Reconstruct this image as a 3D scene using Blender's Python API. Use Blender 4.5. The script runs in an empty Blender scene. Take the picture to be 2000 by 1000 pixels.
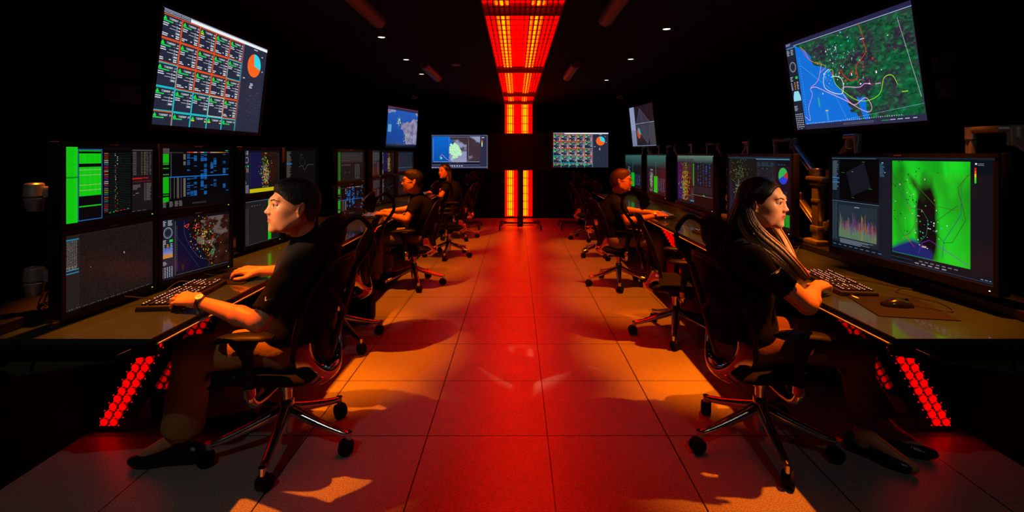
import bpy, bmesh, math, random
import numpy as np
from mathutils import Vector, Matrix, noise
random.seed(7); np.random.seed(7)
SC = bpy.context.scene; COL = SC.collection
PI = math.pi
# ------------------------------------------------------------------ camera
FPX = 968.0; EYE = 1.431
cam = bpy.data.cameras.new('camera'); camo = bpy.data.objects.new('camera', cam); COL.objects.link(camo)
camo.location = (0, 0, EYE); camo.rotation_euler = (PI/2, 0, 0)
cam.sensor_width = 36.0; cam.lens = 36.0*FPX/2000.0; cam.shift_x = -0.00425; cam.shift_y = -0.0995
cam.clip_start = 0.05
SC.camera = camo
# ------------------------------------------------------------------ world, exposure
w = bpy.data.worlds.new('world'); SC.world = w; w.use_nodes = True
w.node_tree.nodes['Background'].inputs[0].default_value = (0.6, 0.7, 1.0, 1)
w.node_tree.nodes['Background'].inputs[1].default_value = 0.002
SC.view_settings.view_transform = 'Standard'; SC.view_settings.look = 'None'
SC.view_settings.gamma = 1.0; SC.view_settings.exposure = 0.0; SC.view_settings.use_curve_mapping = False
# light levels (used by the lamp builders below)
RED_L = 22.0                 # luminous red light-box
WARM = (1.0, 0.165, 0.002)    # gelled downlights
FACE = (1.0, 0.52, 0.28)  # tint of the added face lamps
CEIL = 2.55
def spot(name, loc, target, power, size, col=WARM, blend=0.6, rad=0.016, parent=None):
    l = bpy.data.lights.new(name, 'SPOT'); l.energy = power; l.spot_size = math.radians(size); l.spot_blend = blend
    l.color = col; l.shadow_soft_size = rad
    o = bpy.data.objects.new(name, l); COL.objects.link(o); o.location = loc
    d = Vector(target)-Vector(loc); o.rotation_euler = d.to_track_quat('-Z', 'Y').to_euler()
    if parent: o.parent = parent; o.matrix_parent_inverse = Matrix.Translation(-Vector(parent.location))
    return o
# spots: (x, y, target, power, cone)
SPOTS = [(-1.80, 2.15, (-1.42, 2.45, 0.0), 640, 46), (-1.84, 3.50, (-1.42, 3.60, 0.0), 640, 46),
         (1.86, 2.15, (1.48, 2.45, 0.0), 640, 46), (1.84, 3.50, (1.48, 3.60, 0.0), 640, 46)]
FILL = [(-1.25, 0.30, (-1.75, 2.7, 0.3), 18, 58), (1.35, 0.30, (1.85, 2.7, 0.3), 9, 58)]  # unseen lamps added for a dim neutral fill from the camera side
FACES = [(-2.40, 0.90, (-1.10, 2.19, 1.11), 520, 9.6), (2.50, 0.90, (1.21, 2.21, 1.11), 520, 9.6)]  # unseen lamps added to brighten the two near faces
DOWN = [(-1.287, 4.73, 45, (-1.42, 5.25, 0)), (-1.30, 5.85, 34, (-1.42, 6.4, 0)), (-1.32, 6.9, 50, (-1.42, 8.2, 0)), (1.34, 4.42, 45, (1.50, 5.0, 0)), (1.344, 5.82, 34, (1.50, 6.2, 0)), (1.36, 7.47, 34, (1.5, 7.6, 0))]
# ------------------------------------------------------------------ helpers
def srgb(c):
    if isinstance(c, str):
        c = c.lstrip('#'); c = [int(c[i:i+2], 16)/255 for i in (0, 2, 4)]
    return tuple((v/12.92 if v <= 0.04045 else ((v+0.055)/1.055)**2.4) for v in c[:3])
def mat(name, col, rough=0.5, metal=0.0, emit=None, es=0.0, noise_amt=0.0, nscale=30.0, bump=0.0, bscale=200.0, spec=0.5, coat=0.0, stretch=None, sheen=0.0):
    m = bpy.data.materials.new(name); m.use_nodes = True; nt = m.node_tree; b = nt.nodes['Principled BSDF']
    b.inputs['Base Color'].default_value = (*col, 1); b.inputs['Roughness'].default_value = rough
    b.inputs['Metallic'].default_value = metal; b.inputs['Specular IOR Level'].default_value = spec
    b.inputs['Coat Weight'].default_value = coat; b.inputs['Sheen Weight'].default_value = sheen
    if emit: b.inputs['Emission Color'].default_value = (*emit, 1); b.inputs['Emission Strength'].default_value = es
    tc = nt.nodes.new('ShaderNodeTexCoord'); src = tc.outputs['Object']
    if stretch:
        mp = nt.nodes.new('ShaderNodeMapping'); mp.inputs['Scale'].default_value = stretch
        nt.links.new(src, mp.inputs[0]); src = mp.outputs[0]
    n = nt.nodes.new('ShaderNodeTexNoise'); n.inputs['Scale'].default_value = nscale; n.inputs['Detail'].default_value = 4
    nt.links.new(src, n.inputs['Vector'])
    mx = nt.nodes.new('ShaderNodeMix'); mx.data_type = 'RGBA'
    a = max(noise_amt, 0.03)
    mx.inputs[6].default_value = (*[v*(1-a) for v in col], 1); mx.inputs[7].default_value = (*[min(1, v*(1+a)) for v in col], 1)
    nt.links.new(n.outputs['Fac'], mx.inputs[0]); nt.links.new(mx.outputs[2], b.inputs['Base Color'])
    if bump:
        n2 = nt.nodes.new('ShaderNodeTexNoise'); n2.inputs['Scale'].default_value = bscale; n2.inputs['Detail'].default_value = 3
        nt.links.new(src, n2.inputs['Vector'])
        bp = nt.nodes.new('ShaderNodeBump'); bp.inputs['Strength'].default_value = bump; bp.inputs['Distance'].default_value = 0.01
        nt.links.new(n2.outputs['Fac'], bp.inputs['Height']); nt.links.new(bp.outputs['Normal'], b.inputs['Normal'])
    return m
def attr_mat(name, rough=0.5, emis=0.0, sss=0.0, bump=0.0, bscale=200, spec=0.5, sample=False, stretch=None):
    m = bpy.data.materials.new(name); m.use_nodes = True; nt = m.node_tree; b = nt.nodes['Principled BSDF']
    at = nt.nodes.new('ShaderNodeAttribute'); at.attribute_name = 'Col'
    b.inputs['Roughness'].default_value = rough; b.inputs['Specular IOR Level'].default_value = spec
    if emis:
        b.inputs['Base Color'].default_value = (0.006, 0.006, 0.007, 1)
        nt.links.new(at.outputs['Color'], b.inputs['Emission Color']); b.inputs['Emission Strength'].default_value = emis
        if not sample:
            try: m.cycles.emission_sampling = 'NONE'
            except Exception: pass
    else:
        nt.links.new(at.outputs['Color'], b.inputs['Base Color'])
        if sss:
            b.inputs['Subsurface Weight'].default_value = sss; b.inputs['Subsurface Scale'].default_value = 0.006
            b.inputs['Subsurface Radius'].default_value = (1, .4, .2)
    if bump:
        tc = nt.nodes.new('ShaderNodeTexCoord'); src = tc.outputs['Object']
        if stretch:
            mp = nt.nodes.new('ShaderNodeMapping'); mp.inputs['Scale'].default_value = stretch
            nt.links.new(src, mp.inputs[0]); src = mp.outputs[0]
        n2 = nt.nodes.new('ShaderNodeTexNoise'); n2.inputs['Scale'].default_value = bscale; n2.inputs['Detail'].default_value = 4
        nt.links.new(src, n2.inputs['Vector'])
        bp = nt.nodes.new('ShaderNodeBump'); bp.inputs['Strength'].default_value = bump; bp.inputs['Distance'].default_value = 0.004
        nt.links.new(n2.outputs['Fac'], bp.inputs['Height']); nt.links.new(bp.outputs['Normal'], b.inputs['Normal'])
    return m
def tag(o, label=None, cat=None, group=None, kind=None):
    if label: o['label'] = label
    if cat: o['category'] = cat
    if group: o['group'] = group
    if kind: o['kind'] = kind
    return o
def empty(name, loc=(0, 0, 0), rz=0, label=None, cat=None, group=None):
    o = bpy.data.objects.new(name, None); COL.objects.link(o); o.location = loc; o.rotation_euler = (0, 0, rz)
    o.empty_display_size = 0.05
    return tag(o, label, cat, group)
def link_mesh(name, V, F, m, parent=None, smooth=True, sharp=40, cols=None, world=False):
    me = bpy.data.meshes.new(name); me.from_pydata([tuple(v) for v in V], [], [tuple(f) for f in F]); me.update()
    if smooth:
        me.polygons.foreach_set('use_smooth', [True]*len(me.polygons))
        try: me.set_sharp_from_angle(angle=math.radians(sharp))
        except Exception: pass
    if m: me.materials.append(m)
    if cols is not None:
        a = me.color_attributes.new('Col', 'FLOAT_COLOR', 'POINT')
        arr = np.ones((len(V), 4), np.float32); arr[:, :3] = np.asarray(cols, np.float32)[:, :3]
        a.data.foreach_set('color', arr.ravel())
    o = bpy.data.objects.new(name, me); COL.objects.link(o)
    if parent:
        o.parent = parent
        if world: o.matrix_parent_inverse = (Matrix.Translation(parent.location) @ parent.rotation_euler.to_matrix().to_4x4()).inverted()
    return o
def frame(d, up=Vector((0, 0, 1))):
    d = Vector(d).normalized()
    if abs(d.dot(up)) > 0.98: up = Vector((1, 0, 0))
    a = d.cross(up).normalized(); b = a.cross(d).normalized()
    return a, b
class MB:
    def __init__(s): s.V = []; s.F = []
    def add(s, V, F):
        n = len(s.V); s.V += [Vector(v) for v in V]; s.F += [tuple(i+n for i in f) for f in F]; return s
    def box(s, c, d, bev=0.0, M=None):
        hx, hy, hz = d[0]/2, d[1]/2, d[2]/2; c = Vector(c)
        if bev <= 0:
            V = [Vector((x*hx, y*hy, z*hz)) for x in (-1, 1) for y in (-1, 1) for z in (-1, 1)]
            F = [(0, 1, 3, 2), (4, 6, 7, 5), (0, 4, 5, 1), (2, 3, 7, 6), (0, 2, 6, 4), (1, 5, 7, 3)]
        else:
            bm = bmesh.new(); bmesh.ops.create_cube(bm, size=1)
            for v in bm.verts: v.co = Vector((v.co.x*2*hx, v.co.y*2*hy, v.co.z*2*hz))
            bmesh.ops.bevel(bm, geom=bm.edges[:], offset=min(bev, min(hx, hy, hz)*0.95), segments=2, affect='EDGES', profile=0.5)
            bm.verts.index_update(); V = [v.co.copy() for v in bm.verts]; F = [[v.index for v in f.verts] for f in bm.faces]; bm.free()
        if M is not None: V = [M @ v for v in V]
        return s.add([v+c for v in V], F)
    def loft(s, rings, cap=True, closed=False):
        n = len(rings[0]); V = [p for r in rings for p in r]; F = []
        m = len(rings)
        for i in range(m-1 if not closed else m):
            a = i*n; b = ((i+1) % m)*n
            for j in range(n):
                k = (j+1) % n; F.append((a+j, a+k, b+k, b+j))
        if cap and not closed: F.append(tuple(range(n-1, -1, -1))); F.append(tuple((m-1)*n+j for j in range(n)))
        return s.add(V, F)
    def tube(s, path, r, seg=10, closed=False, sy=1.0, up=Vector((0, 0, 1))):
        path = [Vector(p) for p in path]; n = len(path)
        rr = r if isinstance(r, (list, tuple)) else [r]*n
        rings = []
        for i, p in enumerate(path):
            if closed: d = path[(i+1) % n]-path[i-1]
            else: d = path[min(i+1, n-1)]-path[max(i-1, 0)]
            a, b = frame(d, up)
            rings.append([p+a*math.cos(t)*rr[i]+b*math.sin(t)*rr[i]*sy for t in [2*PI*j/seg for j in range(seg)]])
        return s.loft(rings, True, closed)
    def cyl(s, p0, p1, r0, r1=None, seg=16, bev=0):
        r1 = r0 if r1 is None else r1; p0 = Vector(p0); p1 = Vector(p1)
        if bev:
            d = (p1-p0).normalized()
            return s.tube([p0, p0, p0+d*bev, p1-d*bev, p1, p1][1:5], [max(r0-bev, 1e-4), r0, r1, max(r1-bev, 1e-4)], seg)
        return s.tube([p0, p1], [r0, r1], seg)
    def sphere(s, c, r, sc=(1, 1, 1), seg=14, M=None):
        rings = []; c = Vector(c)
        for i in range(1, seg):
            t = PI*i/seg
            rings.append([Vector((math.sin(t)*math.cos(2*PI*j/seg)*r*sc[0], math.sin(t)*math.sin(2*PI*j/seg)*r*sc[1], -math.cos(t)*r*sc[2])) for j in range(seg)])
        if M is not None: rings = [[M @ p for p in q] for q in rings]
        return s.loft([[p+c for p in q] for q in rings])
    def grid(s, fn, nu, nv, thick=0.0, closed_u=False):
        P = [[Vector(fn(i/nu, j/nv)) for j in range(nv+1)] for i in range(nu+1)]
        V = [p for r in P for p in r]; F = []
        for i in range(nu):
            for j in range(nv):
                a = i*(nv+1)+j; F.append((a, a+nv+1, a+nv+2, a+1))
        if thick:
            nrm = []
            for i in range(nu+1):
                for j in range(nv+1):
                    du = P[min(i+1, nu)][j]-P[max(i-1, 0)][j]; dv = P[i][min(j+1, nv)]-P[i][max(j-1, 0)]
                    q = du.cross(dv); nrm.append(q.normalized() if q.length > 1e-12 else Vector((1, 0, 0)))
            N = len(V); V2 = [v-n*thick for v, n in zip(V, nrm)]; F2 = [tuple(reversed([x+N for x in f])) for f in F]
            bd = [i*(nv+1) for i in range(nu+1)]+[nu*(nv+1)+j for j in range(1, nv+1)]+[i*(nv+1)+nv for i in range(nu-1, -1, -1)]+[j for j in range(nv-1, 0, -1)]
            F3 = [(bd[i], bd[(i+1) % len(bd)]+0, bd[(i+1) % len(bd)]+N, bd[i]+N)[::-1] for i in range(len(bd))]
            V = V+V2; F = F+F2+F3
        return s.add(V, F)
    def prism(s, pts, off):
        a = [Vector(p) for p in pts]; b = [p+Vector(off) for p in a]; n = len(a)
        F = [tuple(range(n-1, -1, -1)), tuple(range(n, 2*n))]+[(i, (i+1) % n, n+(i+1) % n, n+i) for i in range(n)]
        return s.add(a+b, F)
    def build(s, name, m, parent=None, smooth=True, sharp=40, world=False):
        return link_mesh(name, s.V, s.F, m, parent, smooth, sharp, world=world)
def copy_tree(o, parent=None):
    c = o.copy(); COL.objects.link(c)
    if parent: c.parent = parent
    for ch in list(o.children): copy_tree(ch, c)
    return c
def bez(pts, n=24):
    P = [Vector(p) for p in pts]; P = [P[0]*2-P[1]]+P+[P[-1]*2-P[-2]]; out = []
    m = len(P)-3
    for i in range(m):
        for k in range(n//m):
            t = k/(n//m); a, b, c, d = P[i:i+4]
            out.append(0.5*((2*b)+(c-a)*t+(2*a-5*b+4*c-d)*t*t+(3*b-a-3*c+d)*t**3))
    out.append(P[-2]); return out
# ------------------------------------------------------------------ materials
M = {}
M['black'] = mat('black_plastic', (0.009, 0.009, 0.010), 0.48, spec=.2, bump=0.05, bscale=500)
M['blackgloss'] = mat('gloss_black', (0.008, 0.008, 0.009), 0.15)
M['rubber'] = mat('rubber', (0.007, 0.007, 0.007), 0.75, spec=.15)
M['fabric'] = mat('chair_mesh', (0.008, 0.007, 0.007), 0.8, spec=.15, bump=0.4, bscale=700, noise_amt=.3, nscale=400)
M['chrome'] = mat('polished_aluminium', (0.62, 0.60, 0.58), 0.17, 1.0, noise_amt=.04, nscale=8)
M['mirror'] = mat('polished_shell_chrome', (0.62, 0.58, 0.55), 0.07, 1.0, noise_amt=.04, nscale=8)
M['silver'] = mat('silver_paint', (0.30, 0.29, 0.28), 0.38, 0.7, noise_amt=.08, nscale=60)
M['wall'] = mat('black_wall', (0.0022, 0.0022, 0.0024), 0.95, bump=.1, bscale=80, spec=.1)
M['ceil'] = mat('black_ceiling_tile', (0.0045, 0.0045, 0.005), 0.95, bump=.2, bscale=150, spec=.1)
M['steel'] = mat('dark_steel', (0.03, 0.03, 0.03), 0.35, 0.6)
M['olive'] = mat('olive_sheet_metal', (0.055, 0.060, 0.022), 0.5, 0.2, noise_amt=.15)
M['desk'] = mat('dark_worktop', (0.020, 0.036, 0.030), 0.34, 0.0, noise_amt=.25, nscale=22, coat=0.7, spec=0.5, stretch=(1, 1, 1))
M['desk'].node_tree.nodes['Principled BSDF'].inputs['Coat Roughness'].default_value = 0.06
M['edge'] = mat('brushed_edge', (0.75, 0.66, 0.5), 0.35, 0.3)
M['glassedge'] = mat('glass_edge', (0.01, 0.03, 0.028), 0.08)
M['bezel'] = mat('monitor_bezel', (0.006, 0.006, 0.008), 0.45, spec=0.2)
M['shirt'] = mat('black_polo_cloth', (0.0055, 0.0058, 0.0065), 0.85, bump=.6, bscale=14, noise_amt=.2, nscale=300, spec=.15)
M['khaki'] = mat('khaki_cloth', (0.34, 0.21, 0.07), 0.85, bump=.7, bscale=16, noise_amt=.15, nscale=300, spec=.2)
M['grey_cloth'] = mat('grey_trouser_cloth', (0.22, 0.16, 0.14), 0.85, bump=.7, bscale=14, noise_amt=.15, nscale=300, spec=.2)
M['brown_cloth'] = mat('brown_trouser_cloth', (0.13, 0.06, 0.03), 0.85, bump=.6, bscale=14, noise_amt=.15, nscale=300, spec=.2)
M['leather'] = mat('black_leather', (0.008, 0.007, 0.007), 0.28, bump=.15, bscale=120)
M['white'] = mat('white_print', (0.8, 0.8, 0.85), 0.6)
M['hair_black'] = mat('black_hair', (0.006, 0.005, 0.005), 0.55, bump=.6, bscale=160, noise_amt=.5, nscale=200, stretch=(1, 1, .25))
M['hair_brown'] = mat('brown_hair', (0.085, 0.025, 0.008), 0.45, bump=.6, bscale=160, noise_amt=.5, nscale=200, stretch=(1, 1, .25))
M['hair_dark'] = mat('dark_brown_hair', (0.02, 0.008, 0.004), 0.45, bump=.6, bscale=160, noise_amt=.5, nscale=200, stretch=(1, 1, .25))
M['hair_attr'] = attr_mat('highlighted_hair', 0.42, bump=.9, bscale=150, stretch=(1, 1, .12))
M['skin'] = attr_mat('skin', 0.45, sss=0.12, bump=.06, bscale=500, spec=0.35)
M['eye'] = attr_mat('eye', 0.08, spec=0.8)
M['watch_face'] = mat('watch_face', (0.9, 0.88, 0.82), 0.25, spec=.6)
M['keycap'] = mat('keycap', (0.012, 0.012, 0.013), 0.4)
M['scr'] = attr_mat('monitor_picture', 0.25, emis=0.92, spec=0.14)
M['scr_tv'] = attr_mat('television_picture', 0.3, emis=1.0, spec=0.2)
M['led'] = mat('red_led_lens', (0.4, 0, 0), 0.3, emit=(1, 0.0, 0.0), es=4.0)
M['led_dim'] = mat('red_led_rear', (0.2, 0, 0), 0.3, emit=(1, 0.0, 0.0), es=0.45)
M['red_box'] = mat('red_diffuser', (0.5, 0.0, 0.0), 0.6, emit=(1, 0.0, 0.0), es=RED_L)
M['red_wall'] = mat('red_wall_diffuser', (0.5, 0.0, 0.0), 0.6, emit=(1, 0.0, 0.0), es=RED_L*.3)
M['tube2'] = mat('orange_tube', (0.5, 0.2, 0.0), 0.4, emit=(1, 0.016, 0.0), es=RED_L*0.8)
M['tube_wall'] = mat('amber_wall_tube', (0.5, 0.3, 0.0), 0.4, emit=(1, 0.13, 0.0), es=RED_L*0.3)
M['tube_wall2'] = mat('orange_wall_tube', (0.5, 0.2, 0.0), 0.4, emit=(1, 0.05, 0.0), es=RED_L*0.3)
M['tube'] = mat('amber_tube', (0.5, 0.3, 0.0), 0.4, emit=(1, 0.032, 0.0), es=RED_L*0.9)
M['blade'] = mat('louver_blade', (0.004, 0.001, 0.001), 0.6, spec=.15)
M['lampwhite'] = mat('downlight_lens', (0.8, 0.8, 0.8), 0.4, emit=(1, 0.85, 0.65), es=2.5)
M['led_green'] = mat('green_led', (0, .2, 0), 0.4, emit=(0.35, 1, 0.0), es=1.2)
M['led_white'] = mat('white_led', (.2, .2, .2), 0.4, emit=(0.8, .9, 1.0), es=1.5)
M['fixture'] = mat('white_fixture', (0.12, 0.055, 0.04), 0.5)
M['legend'] = mat('emissive_legend', (0.8, 0.8, 0.85), 0.6, emit=(.8, .9, 1.0), es=0.45)  # weak emission that makes the key legends whiter
M['yellow'] = mat('yellow_mark', (0.8, 0.65, 0.02), 0.5, emit=(.8, .65, .02), es=0.25)
M['brown_leather'] = mat('brown_leather', (0.05, 0.012, 0.006), 0.5, bump=.2)
M['cable'] = mat('cable_jacket', (0.012, 0.012, 0.012), 0.5)
M['logo'] = mat('dim_gold_logo', (0.10, 0.07, 0.02), 0.5)
# floor: procedural access-floor tiles
def floor_mat():
    m = bpy.data.materials.new('access_floor_tile'); m.use_nodes = True; nt = m.node_tree; b = nt.nodes['Principled BSDF']; L = nt.links
    tc = nt.nodes.new('ShaderNodeTexCoord'); sp = nt.nodes.new('ShaderNodeSeparateXYZ'); L.new(tc.outputs['Object'], sp.inputs[0])
    def math_(op, a, bb=None, **k):
        n = nt.nodes.new('ShaderNodeMath'); n.operation = op
        for i, v in enumerate((a, bb)):
            if v is None: continue
            if isinstance(v, (int, float)): n.inputs[i].default_value = v
            else: L.new(v, n.inputs[i])
        return n.outputs[0]
    def seam(src, off, half):
        t = math_('ADD', src, -off); t = math_('DIVIDE', t, 0.6096); t = math_('FRACT', math_('ADD', t, 100.5)); t = math_('ABSOLUTE', math_('ADD', t, -0.5))
        return math_('LESS_THAN', t, half/0.6096)
    sx = seam(sp.outputs[0], 0.158, 0.0034); sy = seam(sp.outputs[1], 2.518, 0.0034)
    sm = math_('MAXIMUM', sx, sy)
    n1 = nt.nodes.new('ShaderNodeTexNoise'); n1.inputs['Scale'].default_value = 190; n1.inputs['Detail'].default_value = 2; L.new(tc.outputs['Object'], n1.inputs[0])
    r1 = nt.nodes.new('ShaderNodeValToRGB'); r1.color_ramp.elements[0].position = 0.40; r1.color_ramp.elements[0].color = (0.17, 0.155, 0.15, 1)
    r1.color_ramp.elements[1].position = 0.56; r1.color_ramp.elements[1].color = (0.36, 0.34, 0.33, 1); L.new(n1.outputs['Fac'], r1.inputs[0])
    n2 = nt.nodes.new('ShaderNodeTexNoise'); n2.inputs['Scale'].default_value = 5; n2.inputs['Detail'].default_value = 5; L.new(tc.outputs['Object'], n2.inputs[0])
    mx = nt.nodes.new('ShaderNodeMix'); mx.data_type = 'RGBA'; mx.blend_type = 'MULTIPLY'; mx.inputs[0].default_value = 0.35
    L.new(r1.outputs[0], mx.inputs[6]); L.new(n2.outputs['Color'], mx.inputs[7])
    hs = nt.nodes.new('ShaderNodeMix'); hs.data_type = 'RGBA'; hs.inputs[7].default_value = (0.008, 0.006, 0.006, 1)
    L.new(sm, hs.inputs[0]); L.new(r1.outputs[0], hs.inputs[6])
    L.new(hs.outputs[2], b.inputs['Base Color'])
    rr = math_('ADD', math_('MULTIPLY', n2.outputs['Fac'], 0.18), 0.30); L.new(rr, b.inputs['Roughness'])
    b.inputs['Specular IOR Level'].default_value = 0.4
    return m
M['floor'] = floor_mat()
# ------------------------------------------------------------------ room shell
XL, XR, YB, YF = -2.75, 2.85, 11.08, -1.2
def shell(name, c, d, m):
    o = MB().box(c, d).build(name, m, smooth=False); o['kind'] = 'structure'; return o
shell('floor', ((XL+XR)/2, (YB+YF)/2, -0.05), (XR-XL+.2, YB-YF+.2, 0.1), M['floor'])
shell('ceiling', ((XL+XR)/2, (YB+YF)/2, CEIL+0.16), (XR-XL+.2, YB-YF+.2, 0.08), M['ceil'])
shell('wall_left', (XL-.05, (YB+YF)/2, CEIL/2+.05), (0.1, YB-YF, CEIL+.2), M['wall'])
shell('wall_right', (XR+.05, (YB+YF)/2, CEIL/2+.05), (0.1, YB-YF, CEIL+.2), M['wall'])
shell('wall_back', ((XL+XR)/2, YB+.05, CEIL/2+.05), (XR-XL, 0.1, CEIL+.2), M['wall'])
# suspended ceiling tiles either side of the light channel
LX0, LX1 = -0.255, 0.355
for nm, a, b2 in (('trim_1', XL, LX0-.008), ('trim_2', LX1+.008, XR)):
    mb = MB(); mb.box(((a+b2)/2, (YB+YF)/2, CEIL+.03), (b2-a, YB-YF, 0.06))
    o = mb.build(nm, M['ceil'], smooth=False); o['kind'] = 'structure'
# ------------------------------------------------------------------ red light channel: ceiling modules and wall strip
PX = 0.0405; PY = 0.1722
def red_module(name, y0, y1, label):
    n = round((y1-y0)/PY); root = empty(name, (0.05, (y0+y1)/2, CEIL), 0, label, 'light fixture', 'red louvred ceiling light boxes')
    def W(mb, nm, m): return mb.build(nm, m, root, False, world=True)
    W(MB().box((0.05, (y0+y1)/2, CEIL+.085), (LX1-LX0-.01, y1-y0-.03, 0.008)), 'diffuser', M['red_box'])
    for tx in (-.113, .170):
        for dx, rr_, mm_ in ((0, .020, 'tube'), (-.042, .016, 'tube2'), (.042, .016, 'tube2')):
            W(MB().cyl((tx+dx, y0+.05, CEIL+.066), (tx+dx, y1-.05, CEIL+.066), rr_*.8, seg=10), 'amber_tube', M[mm_])
    lv = MB()
    for i in range(1, 15): lv.box((LX0+i*PX, (y0+y1)/2, CEIL+.024), (.0085, y1-y0-.03, .058))
    for j in range(1, n): lv.box((0.05, y0+j*(y1-y0)/n, CEIL+.002), (LX1-LX0-.02, .005, .008))
    W(lv, 'louver_grille', M['blade'])
    fr = MB()
    fr.box((LX0-.001, (y0+y1)/2, CEIL+.04), (.012, y1-y0, .10)); fr.box((LX1+.001, (y0+y1)/2, CEIL+.04), (.012, y1-y0, .10))
    fr.box((0.05, y0+.012, CEIL+.04), (LX1-LX0-.012, .022, .10)); fr.box((0.05, y1-.012, CEIL+.04), (LX1-LX0-.012, .022, .10))
    W(fr, 'frame', M['black'])
red_module('red_light_box', 2.23, 3.95, 'red louvred ceiling light box nearest the camera, cut by the top of the picture')
red_module('red_light_box', 3.96, 6.77, 'long red and amber louvred ceiling light box over the middle of the aisle')
red_module('red_light_box', 6.78, 9.57, 'red louvred ceiling light box over the far half of the aisle')
red_module('red_light_box', 9.58, 11.04, 'short red ceiling light box meeting the glowing wall strip')
# wall strip
ws = empty('red_wall_light', (0.05, 11.03, 0.03), 0, 'vertical red and amber louvred light strip on the black back wall', 'light fixture')
z0, z1 = 0.03, CEIL-.01; yw = 11.06
MB().box((0.05, yw, (z0+z1)/2), (.61, .01, z1-z0)).build('diffuser', M['red_wall'], ws, False, world=True)
for tx in (-.1132, .1703):
    for dx, mm_ in ((0, 'tube_wall'), (-.0405, 'tube_wall'), (.0405, 'tube_wall2'), (-.081, 'tube_wall2')):
        MB().cyl((tx+dx*(1 if tx < 0 else -1), yw-.022, z0+.03), (tx+dx*(1 if tx < 0 else -1), yw-.022, z1-.01), .012, seg=10).build('amber_tube', M[mm_], ws, False, world=True)
lv = MB()
for i in range(0, 16): lv.box((LX0+i*PX, yw-.06, (z0+z1)/2), (.010, .045, z1-z0))
for j in range(0, 15): lv.box((0.05, yw-.05, z0+.01+j*PY), (.61, .022, .014))
lv.build('louver_grille', M['blade'], ws, False, world=True)
# ------------------------------------------------------------------ linear ceiling bars, downlights and small fittings
def bar_light(x, y0, y1, label):
    r = empty('linear_ceiling_light', (x, (y0+y1)/2, CEIL), 0, label, 'ceiling light', 'unlit linear ceiling lights')
    rings = []
    for y in (y0, y0+.012, y1-.012, y1):
        k = .82 if y in (y0, y1) else 1
        rings.append([Vector((x+math.cos(t)*.062*k, y, CEIL-.025-max(-.4, math.sin(t))*.062*k)) for t in [2*PI*j/20 for j in range(20)]])
    MB().loft(rings).build('housing', M['fixture'], r, world=True)
bar_light(-1.13, 2.85, 4.08, 'unlit linear ceiling light at the top edge, left of the red light')
bar_light(0.725, 2.85, 4.03, 'unlit linear ceiling light at the top edge, right of the red light')
bar_light(-1.125, 6.0, 7.1, 'small far linear ceiling light left of the red light')
bar_light(0.715, 5.95, 7.0, 'small far linear ceiling light right of the red light')
dl_lab = ['small lit downlight nearest on the left, beside the linear ceiling light', 'small lit downlight, middle of the three on the left', 'small lit downlight, farthest of the three on the left',
          'small lit downlight nearest on the right side of the ceiling', 'small lit downlight, middle of the three on the right', 'small lit downlight farthest away on the right']
def downlight(x, y, label, target, power, size, col=WARM):
    r = empty('downlight', (x, y, CEIL), 0, label, 'ceiling light', 'round recessed downlights')
    MB().tube([(x+.045*math.cos(t), y+.045*math.sin(t), CEIL-.003) for t in [2*PI*i/20 for i in range(20)]], .006, 6, True).build('trim_ring', M['black'], r, world=True)
    MB().cyl((x, y, CEIL-.004), (x, y, CEIL+.001), .032, seg=20).build('lens', M['lampwhite'], r, world=True)
    spot('lamp', (x, y, CEIL-.02), target, power, size, col, parent=r)
for (x, y, p, t), lb in zip(DOWN, dl_lab): downlight(x, y, lb, t, p*8.0, 54)
for x, y, t, p, s_ in FACES:  # added face lamps, given downlight housings
    downlight(x, y, 'added unseen narrow lamp lighting the %s face, above the frame' % ("near man's" if x < 0 else "near woman's"), t, p, s_, col=FACE)
for x, y, t, p, s_ in FILL:  # added fill lamps, given downlight housings
    downlight(x, y, 'added unseen dim neutral fill lamp over the camera position, %s one' % ('left' if x < 0 else 'right'), t, p, s_, col=(1.0, .93, .86))
for i, (x, y, t, p, s_) in enumerate(SPOTS):
    downlight(x, y, 'downlight above the %s desk, %s of the camera frame' % ('left' if x < 0 else 'right', 'over the near seat just out' if y < 3 else 'over the empty chair just out'), t, p, s_)
def smoke(x, y):
    o = MB().cyl((x, y, CEIL-.020), (x, y, CEIL+.001), .055, .062, 20, .006).build('smoke_detector', M['fixture']); o.name = 'smoke_detector'
    tag(o, 'round smoke detector on the black ceiling left of the red light', 'smoke detector')
smoke(-.75, 6.15)
def cctv(x, y, z, label):
    r = empty('security_camera', (x, y, CEIL), 0, label, 'security camera')
    MB().cyl((x, y, CEIL), (x, y, z+.05), .012, seg=10).build('stem', M['steel'], r, world=True)
    MB().sphere((x, y, z), .055, (1, 1, .9)).build('dome', M['steel'], r, world=True)
    MB().cyl((x, y-.045, z-.01), (x, y-.062, z-.014), .02, seg=12).build('lens', M['silver'], r, world=True)
cctv(-1.6, 7.75, 2.34, 'dark dome camera hanging above the small left screen')
cctv(1.62, 7.75, 2.34, 'dark dome camera hanging above the small right screen')
MB().box((XR-.012, 3.35, 2.08), (.02, .1, .07), .006).build('wall_switch', M['steel']); o = bpy.data.objects['wall_switch']; tag(o, 'small dark switch plate on the right wall beside the big map screen', 'switch')
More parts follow.
